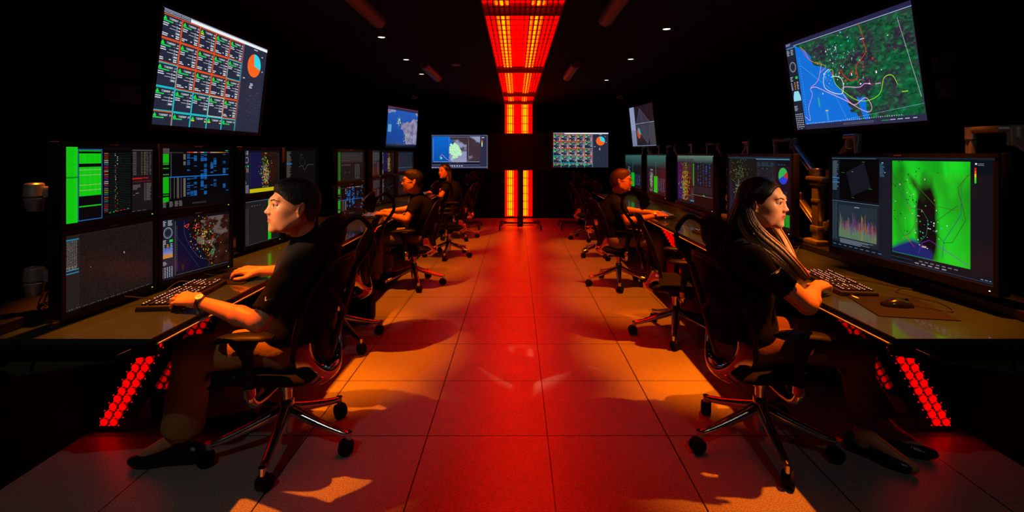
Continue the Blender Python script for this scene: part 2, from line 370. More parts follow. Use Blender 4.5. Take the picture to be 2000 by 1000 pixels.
# ------------------------------------------------------------------ screen canvas
FONT = {'A': '0E11111F111111', 'B': '1E11111E11111E', 'C': '0E11101010110E', 'D': '1E11111111111E', 'E': '1F10101E10101F', 'F': '1F10101E101010', 'G': '0E11101713110E', 'H': '1111111F111111', 'I': '0E04040404040E', 'L': '1010101010101F',
        'M': '111B1515111111', 'N': '11191513111111', 'O': '0E11111111110E', 'P': '1E11111E101010', 'R': '1E11111E141211', 'S': '0F10100E01011E', 'T': '1F040404040404', 'U': '1111111111110E', 'V': '11111111110A04', 'W': '11111115151B11', 'Y': '11110A04040404',
        '0': '0E11131519110E', '1': '040C040404040E', '2': '0E11010204081F', '3': '1F02040201110E', '4': '02060A121F0202', '5': '1F101E0101110E', '6': '0608101E11110E', '7': '1F010204080808', '8': '0E11110E11110E', '9': '0E11110F01020C', ' ': '00000000000000'}
class Scr:
    def __init__(s, W, H, bg='#05060a'):
        s.W = W; s.H = H; s.V = []; s.F = []; s.C = []; s.z = 0; s.dim = 1.0; s.rect(0, 0, W, H, bg); s.z = 1
    def poly(s, pts, c):
        c = srgb(c) if isinstance(c, str) else c
        n = len(s.V); s.V += [(x, y, s.z) for x, y in pts]; s.C += [tuple(v*s.dim for v in c)]*len(pts); s.F.append(tuple(range(n, n+len(pts))))
    def rect(s, x, y, w, h, c): s.poly([(x, y), (x+w, y), (x+w, y+h), (x, y+h)], c)
    def frame(s, x, y, w, h, t, c):
        s.rect(x, y, w, t, c); s.rect(x, y+h-t, w, t, c); s.rect(x, y+t, t, h-2*t, c); s.rect(x+w-t, y+t, t, h-2*t, c)
    def line(s, pts, t, c, closed=False):
        if closed: pts = list(pts)+[pts[0]]
        for (a, b), (d, e) in zip(pts[:-1], pts[1:]):
            l = math.hypot(d-a, e-b) or 1; nx, ny = -(e-b)/l*t/2, (d-a)/l*t/2
            s.poly([(a+nx, b+ny), (d+nx, e+ny), (d-nx, e-ny), (a-nx, b-ny)], c)
    def curve(s, pts, t, c, n=30):
        s.line([(p.x, p.y) for p in bez([(a, b, 0) for a, b in pts], n)], t, c)
    def disc(s, x, y, r, c, a0=0, a1=2*PI, ry=None):
        ry = ry or r; n = max(4, int(24*(a1-a0)/(2*PI))); P = [(x+r*math.cos(a0+(a1-a0)*i/n), y+ry*math.sin(a0+(a1-a0)*i/n)) for i in range(n+1)]
        for i in range(n): s.poly([(x, y), P[i], P[i+1]], c)
    def ring(s, x, y, r, t, c):
        s.line([(x+r*math.cos(2*PI*i/24), y+r*math.sin(2*PI*i/24)) for i in range(25)], t, c)
    def text(s, x, y, h, txt, c):
        p = h/7
        for k, ch in enumerate(txt):
            g = FONT.get(ch)
            if not g: continue
            for r in range(7):
                b = int(g[r*2:r*2+2], 16)
                i = 0
                while i < 5:
                    if b >> (4-i) & 1:
                        j = i
                        while j < 5 and b >> (4-j) & 1: j += 1
                        s.rect(x+(k*6+i)*p, y+r*p, (j-i)*p, p, c); i = j
                    else: i += 1
    def greek(s, x, y, w, h, rows, c, fill=.8, cols=1, rowh=.45):
        for r in range(rows):
            for k in range(cols):
                cw = w/cols; a = x+k*cw; L = cw*random.uniform(fill*.6, fill)
                s.rect(a, y+r*h/rows, L, h/rows*rowh, c)
    def cells(s, x, y, w, h, nx, ny, fn):
        for j in range(ny):
            for i in range(nx):
                c = fn((i+.5)/nx, (j+.5)/ny)
                if c is not None: s.rect(x+i*w/nx, y+j*h/ny, w/nx, h/ny, c)
    def build(s, name, m, w, h, parent, y=-0.001, cz=0.0):
        sx, sy = w/s.W, h/s.H
        V = [((x*sx-w/2), y-z*0.00012, cz+h/2-yy*sy) for x, yy, z in s.V]
        o = link_mesh(name, V, s.F, m, parent, False, cols=s.C); return o
def nz(x, y, sc, seed=0, oct=4):
    return noise.fractal(Vector((x*sc+seed*7.3, y*sc-seed*3.1, seed*1.7)), 1.0, 2.0, oct)
def mixc(a, b, t):
    a = srgb(a) if isinstance(a, str) else a; b = srgb(b) if isinstance(b, str) else b; t = max(0, min(1, t)); return tuple(p+(q-p)*t for p, q in zip(a, b))
def scat(c, n, fx, cols, s0, s1):
    for _ in range(n):
        x, y = fx(); q = random.uniform(s0, s1); c.rect(x, y, q, q*random.uniform(.5, 1.4), random.choice(cols))
def pie(c, x, y, r, ry=None, sl=None):
    for a0, a1, col in (sl or ((-1.75, .25, '#2fd7e8'), (.25, 4.53, '#f8641c'))): c.disc(x, y, r, col, a0, a1, ry)
ORG, CYN = '#f0520e', '#19c6cf'
def scr_cards():
    c = Scr(1600, 900, '#262b3f')
    c.rect(0, 0, 1600, 8, '#8d93a8'); c.rect(330, 8, 1270, 26, '#e8f2f6'); c.rect(0, 8, 330, 26, '#3b4055'); c.z = 2
    for i, x in enumerate((14, 100, 215)): c.frame(x, 14, 80+20*(i > 0), 16, 3, '#c8ccd8')
    cw, chh = 226, 186
    lay = [[0, 0, 0, 0, 0], [0, 0, 0, 0, 1], [1, 0, 0, 0, 0], [1, 1, 1, 2, 0], [0, 1, 1, 1, 1]]
    k = 1
    c.z = 1
    for j in range(5):
        for i in range(5):
            x = 4+i*(cw+2); y = 38+j*(chh+2); hh = chh if j < 4 else 900-y
            col = (ORG, CYN, '#c8d4c0')[lay[j][i]]
            c.rect(x, y, cw, hh, '#23283b')
    c.z = 2
    for j in range(5):
        for i in range(5):
            x = 4+i*(cw+2); y = 38+j*(chh+2); hh = chh if j < 4 else 900-y
            col = (ORG, CYN, '#c8d4c0')[lay[j][i]]
            if j < 4: c.frame(x, y, cw, hh, 7, col)
            else: c.rect(x, y, cw, 7, col); c.rect(x, y, 7, hh, col); c.rect(x+cw-7, y, 7, hh, col)
            c.poly([(x+30, y+14), (x+50, y+42), (x+10, y+42)], '#17e03c')
            c.rect(x+14, y+36, 32, 8, '#17e03c')
            c.text(x+76, y+22, 15, 'TIGERBAT %02d' % (10*(i+1)+j+5), '#e8ecf4')
            ylw = (i == 2 and j == 0) or (j == 4 and i in (2, 3))
            if ylw: c.rect(x+14, y+47, 40, 9, '#f2e21a'); c.rect(x+190, y+47, 26, 9, '#f2e21a')
            else: c.rect(x+14, y+47, random.uniform(90, 130), 9, '#1ed45a')
            if j == 4: continue
            c.rect(x+150, y+50, 30, 3, '#8a90a0'); c.rect(x+186, y+48, 28, 7, '#d8dce8')
            for q in range(2): c.rect(x+12, y+66+q*16, random.uniform(50, 70), 7, '#d8dce8')
            for q in range(2):
                c.rect(x+110-q*20, y+76+q*24, 55+q*14, 3, '#d8dce8'); c.ring(x+172, y+78+q*24, 7, 3, '#d8dce8'); c.rect(x+186, y+75+q*24, 26, 8, '#d8dce8')
            c.rect(x+166, y+124, 42, 8, '#e0e4ec'); c.frame(x+156, y+118, 62, 20, 2, '#9aa0b0')
            if lay[j][i] == 0:
                for q in range(2): c.rect(x+166, y+146+q*15, 42, 8, '#e0e4ec'); c.rect(x+12, y+146+q*14, random.uniform(25, 90), 7, '#d8dce8')
                c.rect(x+118, y+150, 22, 7, '#d8dce8')
    c.rect(1150, 34, 8, 866, '#585f7a')
    c.rect(1340, 50, 70, 7, '#d8dce8')
    pie(c, 1375, 215, 128, 118)
    c.rect(1500, 100, 26, 6, '#ffffff'); c.rect(1530, 250, 26, 6, '#ffffff'); c.rect(1190, 360, 36, 6, '#ffffff')
    for q in range(4): c.rect(1320+random.uniform(0, 20), 400+q*14, random.uniform(30, 60), 8, '#c8ccd8')
    c.z = 1
    for q in range(60):
        x = random.uniform(1165, 1540); c.rect(x, 480+random.uniform(0, 300), random.uniform(10, 60), 3, random.choice(['#5a2f44', '#1f6a50', '#2a3f5a', '#39406a']))
    return c
def coast_map(c, x0, y0, w, h, sea, land1, land2, coast, nx=110, ny=80, seed=1, snow=None, sc=5, ridge=False):
    def fn(u, v):
        e = coast(v)+nz(u, v, 9, seed+5, 3)*.03
        if u < e: return mixc(sea, '#000000', .1*nz(u, v, 2, seed))
        t = nz(u, v*.8, sc, seed, 6)*1.1+.5
        col = mixc(land1, land2, t)
        if ridge: col = mixc(col, '#062a1c', min(.85, max(0, 1-abs(nz(u+.1*v, v, 13, seed+9, 4))*5)*.8)); col = mixc(col, '#1c8a4a', max(0, nz(u, v, 26, seed+4, 3))*.9)
        if snow:
            s_ = nz(u, v, 3, seed+2, 5)+snow[1](u, v)
            if s_ > 0: col = mixc(col, snow[0], min(1, s_*4)*.9)
        return col
    c.cells(x0, y0, w, h, nx, ny, fn)
def side_tools(c, x, y, w, h):
    c.rect(x, y, w, h, '#1c2030'); c.z += 1
    c.greek(x+6, y+8, w-16, 60, 5, '#a8adbc', cols=2); c.ring(x+w/2, y+h*.22, w*.33, 7, '#9aa0b0'); c.ring(x+w/2, y+h*.22, w*.24, 2, '#70788a')
    c.rect(x+w*.62, y+h*.34, w*.25, 26, '#19d04a'); c.greek(x+6, y+h*.34, w*.4, 50, 3, '#b0b4c0')
    c.greek(x+6, y+h*.41, w*.25, h*.1, 5, '#b0b4c0'); c.greek(x+w*.4, y+h*.41, w*.22, h*.1, 5, '#e09018'); c.greek(x+w*.68, y+h*.41, w*.25, h*.1, 5, '#b0b4c0')
    for j in range(7):
        for i in range(5): c.rect(x+8+i*(w-16)/5, y+h*.80+j*h*.026, (w-16)/5*.45, h*.012, '#c0c4d0')
    c.greek(x+6, y+h*.70, w*.5, h*.07, 4, '#a0a4b0'); c.z -= 1
def scr_bigmap():
    c = Scr(1600, 900, '#2b2a45')
    c.rect(0, 0, 1600, 40, '#26264a'); c.z = 2; c.greek(6, 10, 120, 26, 2, '#9aa0c0'); c.rect(130, 38, 1470, 5, '#b0b8d8')
    for i in range(9): c.rect(14+i*17, 48, 9, 12, '#4ab0e0')
    c.z = 1
    def coast(v): return .10+.36*v**1.1 if v < .35 else (.226+.33*(v-.35)+.10*math.sin((v-.35)*5))
    coast2 = lambda v: .02+.30*min(v/.45, 1)+(.0 if v < .45 else .38*(v-.45)) + .015*math.sin(v*19)
    coast_map(c, 150, 50, 1430, 800, '#0f6fd8', '#0c5a34', '#33223c', coast2, 170, 100, 3, sc=6, ridge=True)
    side_tools(c, 0, 66, 148, 834)
    c.z = 2
    c.poly([(16, 560), (40, 500), (110, 500), (136, 560), (136, 600), (16, 600)], '#8fd6e8')
    # inlet
    c.poly([(905, 640), (940, 665), (990, 650), (1010, 700), (1000, 760), (1030, 850), (960, 850), (930, 750)], '#0f6fd8')
    c.z = 3
    X = lambda u: 150+u*1430/1000.0; Y = lambda v: 50+v*0.8
    def P(*a): return [(X(p), Y(q)) for p, q in a]
    c.curve(P((60, 30), (100, 90), (150, 230), (240, 290), (290, 350), (230, 400)), 4, '#e09020')
    c.curve(P((60, 30), (130, 200), (210, 280), (255, 300)), 5, '#d03820')
    c.curve(P((255, 300), (200, 480), (110, 560), (120, 640), (60, 800), (60, 950), (10, 900)), 5, '#e89ad8', 40)
    c.curve(P((110, 560), (170, 560), (270, 640), (420, 760), (590, 920), (640, 880), (600, 770), (500, 830), (420, 700), (430, 620), (560, 650), (610, 620), (660, 640)), 6, '#f0a0e0', 60)
    c.curve(P((320, 380), (270, 430), (250, 560), (300, 640), (400, 690), (430, 620), (420, 520), (370, 480), (330, 480)), 6, '#e8ecf0', 50)
    c.curve(P((300, 420), (350, 400), (360, 560), (450, 700), (540, 790), (640, 800), (720, 740), (760, 600), (820, 590), (850, 690)), 6, '#86e020', 60)
    c.curve(P((640, 150), (650, 300), (560, 420), (560, 540), (500, 560), (440, 480), (430, 420), (400, 480)), 7, '#d82a16', 50)
    c.curve(P((620, -20), (640, 80), (645, 160)), 7, '#c02a16', 12)
    c.line(P((40, 260), (330, 640), (420, 980), (1000, 900)), 2, '#7fb8d8')
    for i in range(60): c.rect(X(905+i*1.4), Y(60+i*13), 5, 5, '#dfe6f0')
    for i in range(50): c.rect(180+i*24, 838-0.02*i, 8, 9 if i % 5 == 0 else 6, '#c0d8f0')
    for i in range(24): c.rect(190, 180+i*26, 9, 4, '#a8d0f0')
    scat(c, 40, lambda: (X(random.gauss(420, 70)), Y(random.gauss(210, 90))), ['#32c8e0', '#32c8e0', '#e8ecf0', '#20c040'], 6, 13)
    scat(c, 26, lambda: (X(random.gauss(320, 60)), Y(random.gauss(430, 60))), ['#e8ecf0', '#d02020', '#20c040', '#32c8e0'], 6, 14)
    scat(c, 34, lambda: (X(random.gauss(620, 70)), Y(random.gauss(520, 70))), ['#32c8e0', '#e8ecf0', '#e02020', '#e02020'], 7, 15)
    scat(c, 16, lambda: (X(random.uniform(100, 850)), Y(random.uniform(50, 800))), ['#e8ecf0'], 5, 12)
    c.rect(X(690), Y(640), 60, 7, '#e890d8'); c.rect(X(870), Y(760), 60, 7, '#90e020'); c.rect(X(620), Y(150), 50, 6, '#e8ecf0'); c.rect(X(170), Y(690), 24, 90, '#28a0a0'); c.rect(X(230), Y(850), 40, 10, '#e8c020'); c.rect(X(237), Y(862), 20, 90, '#3a9ad8')
    c.frame(700, 866, 360, 14, 2, '#8088a8'); c.rect(1150, 868, 80, 9, '#1a8040'); c.greek(1240, 868, 300, 12, 1, '#c0c8e0', cols=4); c.greek(10, 885, 110, 10, 1, '#9aa8e0', cols=2)
    return c
def scr_table_green():
    c = Scr(1000, 640, '#07060a'); G = '#12cf12'
    c.rect(0, 0, 128, 640, G); c.frame(130, 16, 250, 618, 7, '#2864a8')
    for (y, h) in ((28, 8), (54, 88), (172, 250), (506, 10)): c.rect(142, y, 226, h, G)
    c.z = 2
    for y in range(10, 630, 11): c.rect(8, y, random.uniform(70, 108), 2, '#0c8f10')
    c.rect(0, 250, 128, 14, '#0b8a14')
    for y in (195, 240, 325, 370): c.rect(142, y, 226, 4, '#b8a890')
    for y in list(range(60, 140, 10))+list(range(180, 420, 9)):
        for x in (150, 210, 262, 318): c.rect(x, y, random.uniform(20, 42), 2, '#0da514')
    c.z = 1; c.rect(392, 18, 330, 596, '#040406'); c.z = 2
    pal = ['#c01818', '#a09088', '#a0401a', '#c02050', '#18a088', '#a0a018', '#9a1894', '#c07018', '#d0c8b8', '#304878', '#1a7030']
    for k in range(34):
        y = 52+k*16; c.rect(400, y, 46, 5, random.choice(pal))
        for q in range(20): c.rect(460+q*12.5, y+1, 8, 3, random.choice(['#164a40', '#3a2a2a', '#1c3a34']))
        c.rect(520+random.choice([0, 6, 16, 26]), y-1, 8, 8, random.choice(pal))
    for q in range(6): c.rect(455+q*42, 592-q*3, 22, 7, random.choice(['#18a040', '#18a088', '#c01818']))
    c.z = 1; c.rect(728, 20, 268, 600, '#181418'); c.z = 2
    c.rect(728, 20, 268, 3, '#888078')
    for k in range(15):
        y = 40+k*15.5; c.rect(736, y, 44, 5, '#6a6460')
        for x in (840, 890, 915, 950): c.rect(x, y, random.uniform(15, 26), 4, '#746c66')
        c.rect(880, y, 6, 7, '#b0981a')
    c.rect(730, 292, 130, 12, '#c81414'); c.rect(870, 290, 66, 11, '#b01212'); c.rect(740, 324, 230, 7, '#7a1016')
    for k in range(16): c.rect(880, 350+k*11, 18, 4, '#6e6660'); c.rect(908, 350+k*11, random.uniform(50, 74), 4, '#6e6660')
    for k in range(5): c.rect(734, 360+k*10, random.uniform(50, 100), 4, '#6e6660')
    c.rect(770, 440, 40, 5, '#8e8680'); c.rect(734, 455, 30, 4, '#6e6660'); c.greek(728, 612, 200, 8, 1, '#606060', cols=3)
    return c
def scr_gantt(seed=1, small=False):
    c = Scr(1000, 640, '#06060a'); r = random.Random(seed); B = '#13589c'
    c.rect(0, 0, 100, 60, '#4a443f'); c.rect(10, 40, 280, 8, '#3a3836')
    for a, b in ((60, 150), (162, 172), (206, 214), (270, 278), (300, 470), (484, 492), (510, 560)): c.rect(10, a, 84, b-a, '#10b010')
    for a, b in ((62, 60), (178, 26), (222, 40)): c.rect(12, a+90, 80, 8, '#56504a')
    for x in (112, 160, 200, 255): c.rect(x, 300, 10 if x != 200 else 30, 230, '#4c4744')
    c.rect(118, 50, 10, 250, '#4c4744'); c.rect(290, 60, 30, 60, '#6a625a'); c.rect(290, 140, 30, 40, '#6a625a'); c.rect(290, 320, 30, 200, '#6a625a')
    cols = ['#e03010', '#e03010', '#d8b090', '#8a1838', '#d8b098', '#109878', '#981078', '#d0a068', '#b0a8a0', '#c8a010', '#c07818', '#a04a10', '#3a4a48']
    for i, q in enumerate(cols): c.rect(336+i*50, 36, 50, 9, q)
    for i in (0, 1, 2, 4, 5, 8, 11, 12, 7, 6, 9):
        y = 60
        dense = {0: .6, 1: .35, 2: .6, 4: .7, 5: .6, 8: .5, 11: .5}.get(i, .18)
        while y < 520:
            h = r.choice([6, 8, 14, 40, 60]) if r.random() < .6 else 8
            if r.random() < dense: c.rect(336+i*50+3, y, 44, min(h, 520-y), B)
            y += h+r.choice([5, 8, 18])
    c.z = 2
    c.rect(100, 300, 880, 8, '#1578e0')
    c.rect(930, 14, 44, 10, '#14a088')
    for x in (10, 100, 170, 230): c.greek(x, 560, 60, 60, 8, '#77706a', .95)
    for i in range(7): c.frame(420+i*30, 592, 20, 14, 2, '#5a5652')
    return c
def scr_radar():
    c = Scr(1000, 640, '#1a1413')
    c.rect(0, 0, 140, 640, '#221d1c'); c.rect(0, 0, 1000, 10, '#241e1c'); c.z = 2
    c.rect(4, 36, 134, 11, '#1d84a4'); c.rect(4, 292, 134, 9, '#1d84a4'); c.rect(4, 318, 134, 9, '#1d84a4')
    for k in range(21): c.greek(8, 54+k*11, 120, 8, 1, '#77716c', .9, 6, .6)
    for k in range(3): c.greek(8, 268+k*9, 120, 8, 1, '#77716c', .9, 4, .6)
    c.rect(620, 240, 14, 10, '#a8a098'); c.rect(600, 246, 20, 4, '#000000'); c.rect(628, 252, 10, 8, '#808080'); c.rect(255, 305, 7, 6, '#b0aaa4'); c.rect(880, 400, 5, 5, '#605a56')
    c.rect(140, 10, 3, 610, '#2c2624')
    for k in range(40): c.rect(20+k*24, 625, 12, 5, '#6e6864' if k % 3 else '#38312f')
    c.z = 1
    c.cells(143, 14, 850, 600, 60, 42, lambda u, v: mixc('#171110', '#221a19', nz(u, v, 40, 4, 2)+.5))
    return c
def scr_tacmap():
    c = Scr(1000, 640, '#0e0c10')
    coast = lambda v: .19+.52*v**1.15 if v < .9 else .66
    def land_snow(u, v): return (.25-abs(u-.85)*1.1-v*1.4)+.1
    def fn(u, v):
        e = .20+.12*v+.34*max(0, v-.25)**.9 + nz(u, v, 8, 2, 3)*.02
        if u < e: return srgb('#0d0d28')
        col = mixc('#38170e', '#100c08', nz(u, v, 5, 3, 5)+.45)
        s1 = nz(u, v, 4, 6, 5)*.8+(.55-1.9*abs(u-.80)-1.7*v)
        s2 = nz(u, v, 6, 9, 5)+(.35-3.0*math.hypot(u-.48, (v-.35)*.8))
        if max(s1, s2) > 0: col = mixc(col, '#63524e', max(s1, s2)*5)
        if u < .52 and s2 < 0: col = mixc(col, '#0a0906', .7)
        return col
    c.cells(200, 34, 790, 560, 110, 84, fn)
    side_tools(c, 0, 10, 165, 620); c.z = 2
    c.cells(4, 300, 140, 110, 14, 11, lambda u, v: mixc('#2850a0', '#9098c0', v*1.2) if v < .65 else mixc('#a87838', '#c88040', v))
    c.rect(172, 34, 14, 580, '#40404c')
    for i in range(60): c.rect(200+i*13, 606, 5, 7, '#6a6a74')
    for i in range(26): c.rect(196, 90+i*19, 10, 3, '#8a8a94')
    c.line([(200, 200), (520, 590)], 3, '#3c3c5a'); c.curve([(300, 40), (310, 200), (400, 350), (520, 480), (640, 520), (690, 590)], 3, '#4a4a60')
    pal = ['#d01818', '#18b038', '#18a0a0', '#c8b818', '#b8a8a0', '#c84818']
    scat(c, 150, lambda: (random.gauss(560, 90), random.gauss(230, 120)), pal, 5, 13)
    scat(c, 60, lambda: (random.gauss(700, 80), random.gauss(420, 80)), pal, 5, 12)
    c.line([(300, 100), (370, 85), (345, 125)], 7, '#e04020', True); c.rect(420, 130, 110, 10, '#c81818'); c.rect(430, 105, 90, 5, '#c81818'); c.rect(270, 520, 26, 50, '#2c2a18')
    return c
def scr_map2(yellow=True):
    c = Scr(1000, 640, '#0a0a10')
    def fn(u, v):
        if u < .36+nz(u, v, 6, 11, 3)*.03+.1*v: return srgb('#13133c')
        return mixc('#2c120c', '#12100a', nz(u, v, 4, 12, 4)+.4+.2*(u-.5))
    c.cells(140, 30, 820, 520, 60, 44, fn); side_tools(c, 0, 10, 125, 620); c.z = 2
    pal = ['#b02018', '#20b038', '#c8b818', '#2060c0', '#a02060', '#9aa018']
    scat(c, 330, lambda: (random.gauss(560, 55), min(540, max(40, random.gauss(330, 110)))), pal, 8, 18)
    if yellow: c.rect(135, 565, 800, 56, '#c8b80c')
    for i in range(20): c.rect(144, 60+i*24, 8, 5, '#70707c'); c.rect(950, 50+i*25, 18, 8, '#4c4c50')
    c.rect(560, 40, 40, 14, '#a8a010')
    return c
def scr_lines():
    c = Scr(1000, 640, '#0b090b'); c.greek(0, 20, 190, 580, 40, '#5c5854', .95); c.z = 2
    c.rect(0, 210, 190, 18, '#2070b0'); c.curve([(480, 90), (440, 200), (520, 260), (620, 200), (540, 120), (500, 150)], 4, '#3a3a3a'); c.curve([(400, 280), (520, 260), (600, 330), (700, 250), (900, 240)], 5, '#5a5452'); c.rect(460, 70, 60, 5, '#1a7030')
    return c
def scr_table_grey(gx=.66, bar=True):
    c = Scr(1000, 640, '#131516'); c.rect(0, 0, 1000, 12, '#3f6078'); c.rect(0, 20, 640, 600, '#1b1b1c'); c.z = 2
    for k in range(30): c.rect(20, 100+k*17, 40, 6, '#4e4c4a'); c.rect(80, 100+k*17, 30, 6, '#4e4c4a'); c.rect(470, 60+k*18, 12, 6, '#3c3a3a')
    for k in range(4): c.rect(180+k*70, 70, 30, 6, '#807c78')
    if bar: c.rect(640, 10, 90, 610, '#12c212'); c.rect(740, 40, 230, 110, '#10b010'); c.rect(740, 170, 230, 130, '#10b010'); c.rect(500, 320, 240, 10, '#202020')
    for k in range(30): c.rect(20+k*30, 622, 14, 6, '#5c5a58')
    return c
def scr_darktable(green=True):
    c = Scr(1000, 640, '#101214')
    if green: c.rect(10, 20, 100, 600, '#12641c')
    c.rect(130, 20, 850, 220, '#1e2124'); c.z = 2
    c.greek(150, 30, 800, 190, 14, '#34383a', .9, 9); c.rect(150, 200, 250, 9, '#7a1a1c'); c.greek(150, 280, 350, 40, 2, '#46494a', .9, 6); c.greek(660, 280, 200, 330, 18, '#4a4c4c', .9, 3); c.rect(260, 450, 20, 8, '#808080'); c.rect(420, 446, 20, 8, '#808080')
    return c
def scr_bluetable():
    c = Scr(1000, 640, '#0c1622'); c.rect(0, 0, 1000, 90, '#10243a'); c.z = 2
    c.greek(20, 110, 940, 380, 18, '#28384a', .8, 10); c.rect(0, 500, 1000, 12, '#2a6aa0'); c.greek(20, 530, 900, 90, 5, '#303c48', .8, 8); return c
def scr_worldmap():
    c = Scr(1400, 950, '#1c50a8')
    def fn(u, v):
        t = nz(u, v, 2.1, 21, 5)+(.10 if u > .45 else .02)-(.35 if v > .55 and u < .62 else 0)-(.3 if u < .45 and v > .35 else 0)+(.25 if u > .6 and v > .2 else 0)
        if t > .08: return mixc('#9090b8', '#6a5a70', nz(u, v, 9, 22, 4)+.4)
        return mixc('#1a58b4', '#123a88', v)
    c.cells(0, 70, 1400, 830, 90, 60, fn); c.rect(0, 0, 1400, 70, '#252a44'); c.z = 2; c.rect(0, 0, 1400, 14, '#802848'); c.greek(10, 30, 300, 20, 1, '#7078a8', cols=6)
    c.rect(60, 430, 140, 180, '#5aa0c8'); scat(c, 60, lambda: (random.gauss(500, 50), random.gauss(330, 60)), ['#50c8a0', '#e8e8e8', '#60d060', '#d8c850'], 10, 22); scat(c, 80, lambda: (random.gauss(900, 70), random.gauss(700, 90)), ['#a0a890', '#c8c8a0', '#80a890'], 10, 22)
    c.rect(0, 895, 1400, 55, '#181c30'); c.greek(20, 900, 1000, 14, 1, '#8890b0', cols=9); return c
def scr_model():
    c = Scr(1400, 950, '#14161e'); c.rect(0, 0, 300, 950, '#7480a8'); c.z = 2
    for i in range(4):
        for j in range(36): c.rect(16+i*70, 12+j*26, 44, 9, '#c4ccdc')
    c.rect(0, 560, 300, 390, '#5a6488')
    c.poly([(620, 60), (1150, 420), (940, 900), (330, 470)], '#2f3142'); c.line([(620, 60), (940, 900), (330, 470), (620, 60), (1150, 420), (940, 900)], 5, '#7a88a0'); c.rect(300, 410, 1100, 8, '#b0c0d8')
    pie(c, 460, 640, 110, 130, ((-1.9, .3, '#3aa0a8'), (.3, 4.38, '#b8411a')))
    c.cells(940, 420, 440, 500, 30, 30, lambda u, v: mixc('#2c4048', '#4a2a36', nz(u, v, 14, 31, 3)+.4) if u > .4*v-.1 else None)
    c.rect(0, 935, 1400, 15, '#8088a8'); return c
def scr_stormmap():
    c = Scr(1600, 900, '#2a2c44')
    def fn(u, v):
        if u < .33+nz(u, v, 7, 41, 3)*.04+.06*math.sin(v*6)+.1*v: return mixc('#0c66cc', '#0a4fa8', v)
        t = nz(u, v, 3, 42, 6)+.25-(.6 if u > .72 and v > .3 else 0)
        return mixc('#3e2f38', '#8e94b8', t*2.4)
    c.cells(20, 40, 1370, 690, 110, 56, fn)
    c.z = 2
    c.cells(480, 190, 400, 440, 40, 44, lambda u, v: (random.choice([srgb('#8ff0d0'), srgb('#c8f8a0'), srgb('#60d8d8'), srgb('#e8f8c8'), srgb('#e0e890')]) if math.hypot((u-.4-.15*v)/.42, (v-.5)/.5)+nz(u, v, 4, 43, 3)*.35 < .9 else None))
    c.z = 3
    c.curve([(230, 600), (300, 530), (400, 620), (520, 700)], 9, '#d890d0'); c.curve([(520, 700), (560, 560), (640, 560), (760, 680)], 9, '#c05090'); c.disc(275, 620, 32, '#60d8c8'); c.disc(590, 640, 34, '#70e0d0')
    c.rect(0, 0, 1600, 36, '#3a3c58'); c.rect(0, 0, 1600, 8, '#b0b8d8'); c.frame(500, 60, 560, 620, 3, '#b0b8c8')
    for i in range(60): c.rect(60+i*22, 712, 11, 12, '#b8c8e0')
    for i in range(20): c.rect(44, 110+i*30, 18, 6, '#a8d0f0')
    c.rect(10, 740, 1380, 50, '#14162a'); c.rect(10, 800, 1380, 6, '#8088b0'); c.greek(500, 755, 420, 20, 1, '#a0a8c0', cols=6); c.greek(500, 820, 420, 30, 1, '#c8d0e0', cols=6, rowh=.7)
    c.rect(1430, 60, 80, 20, '#c0c8d8')
    for i, q in enumerate(['#d02020', '#e07020', '#e8d020', '#f0f0a0', '#e8e8e8', '#a0d8d0']): c.rect(1430, 110+i*34, 26, 34, q)
    c.rect(0, 860, 1600, 12, '#8890b8'); c.greek(10, 880, 260, 12, 1, '#e0e4f0', cols=3); c.rect(1585, 0, 15, 900, '#7880a8')
    return c
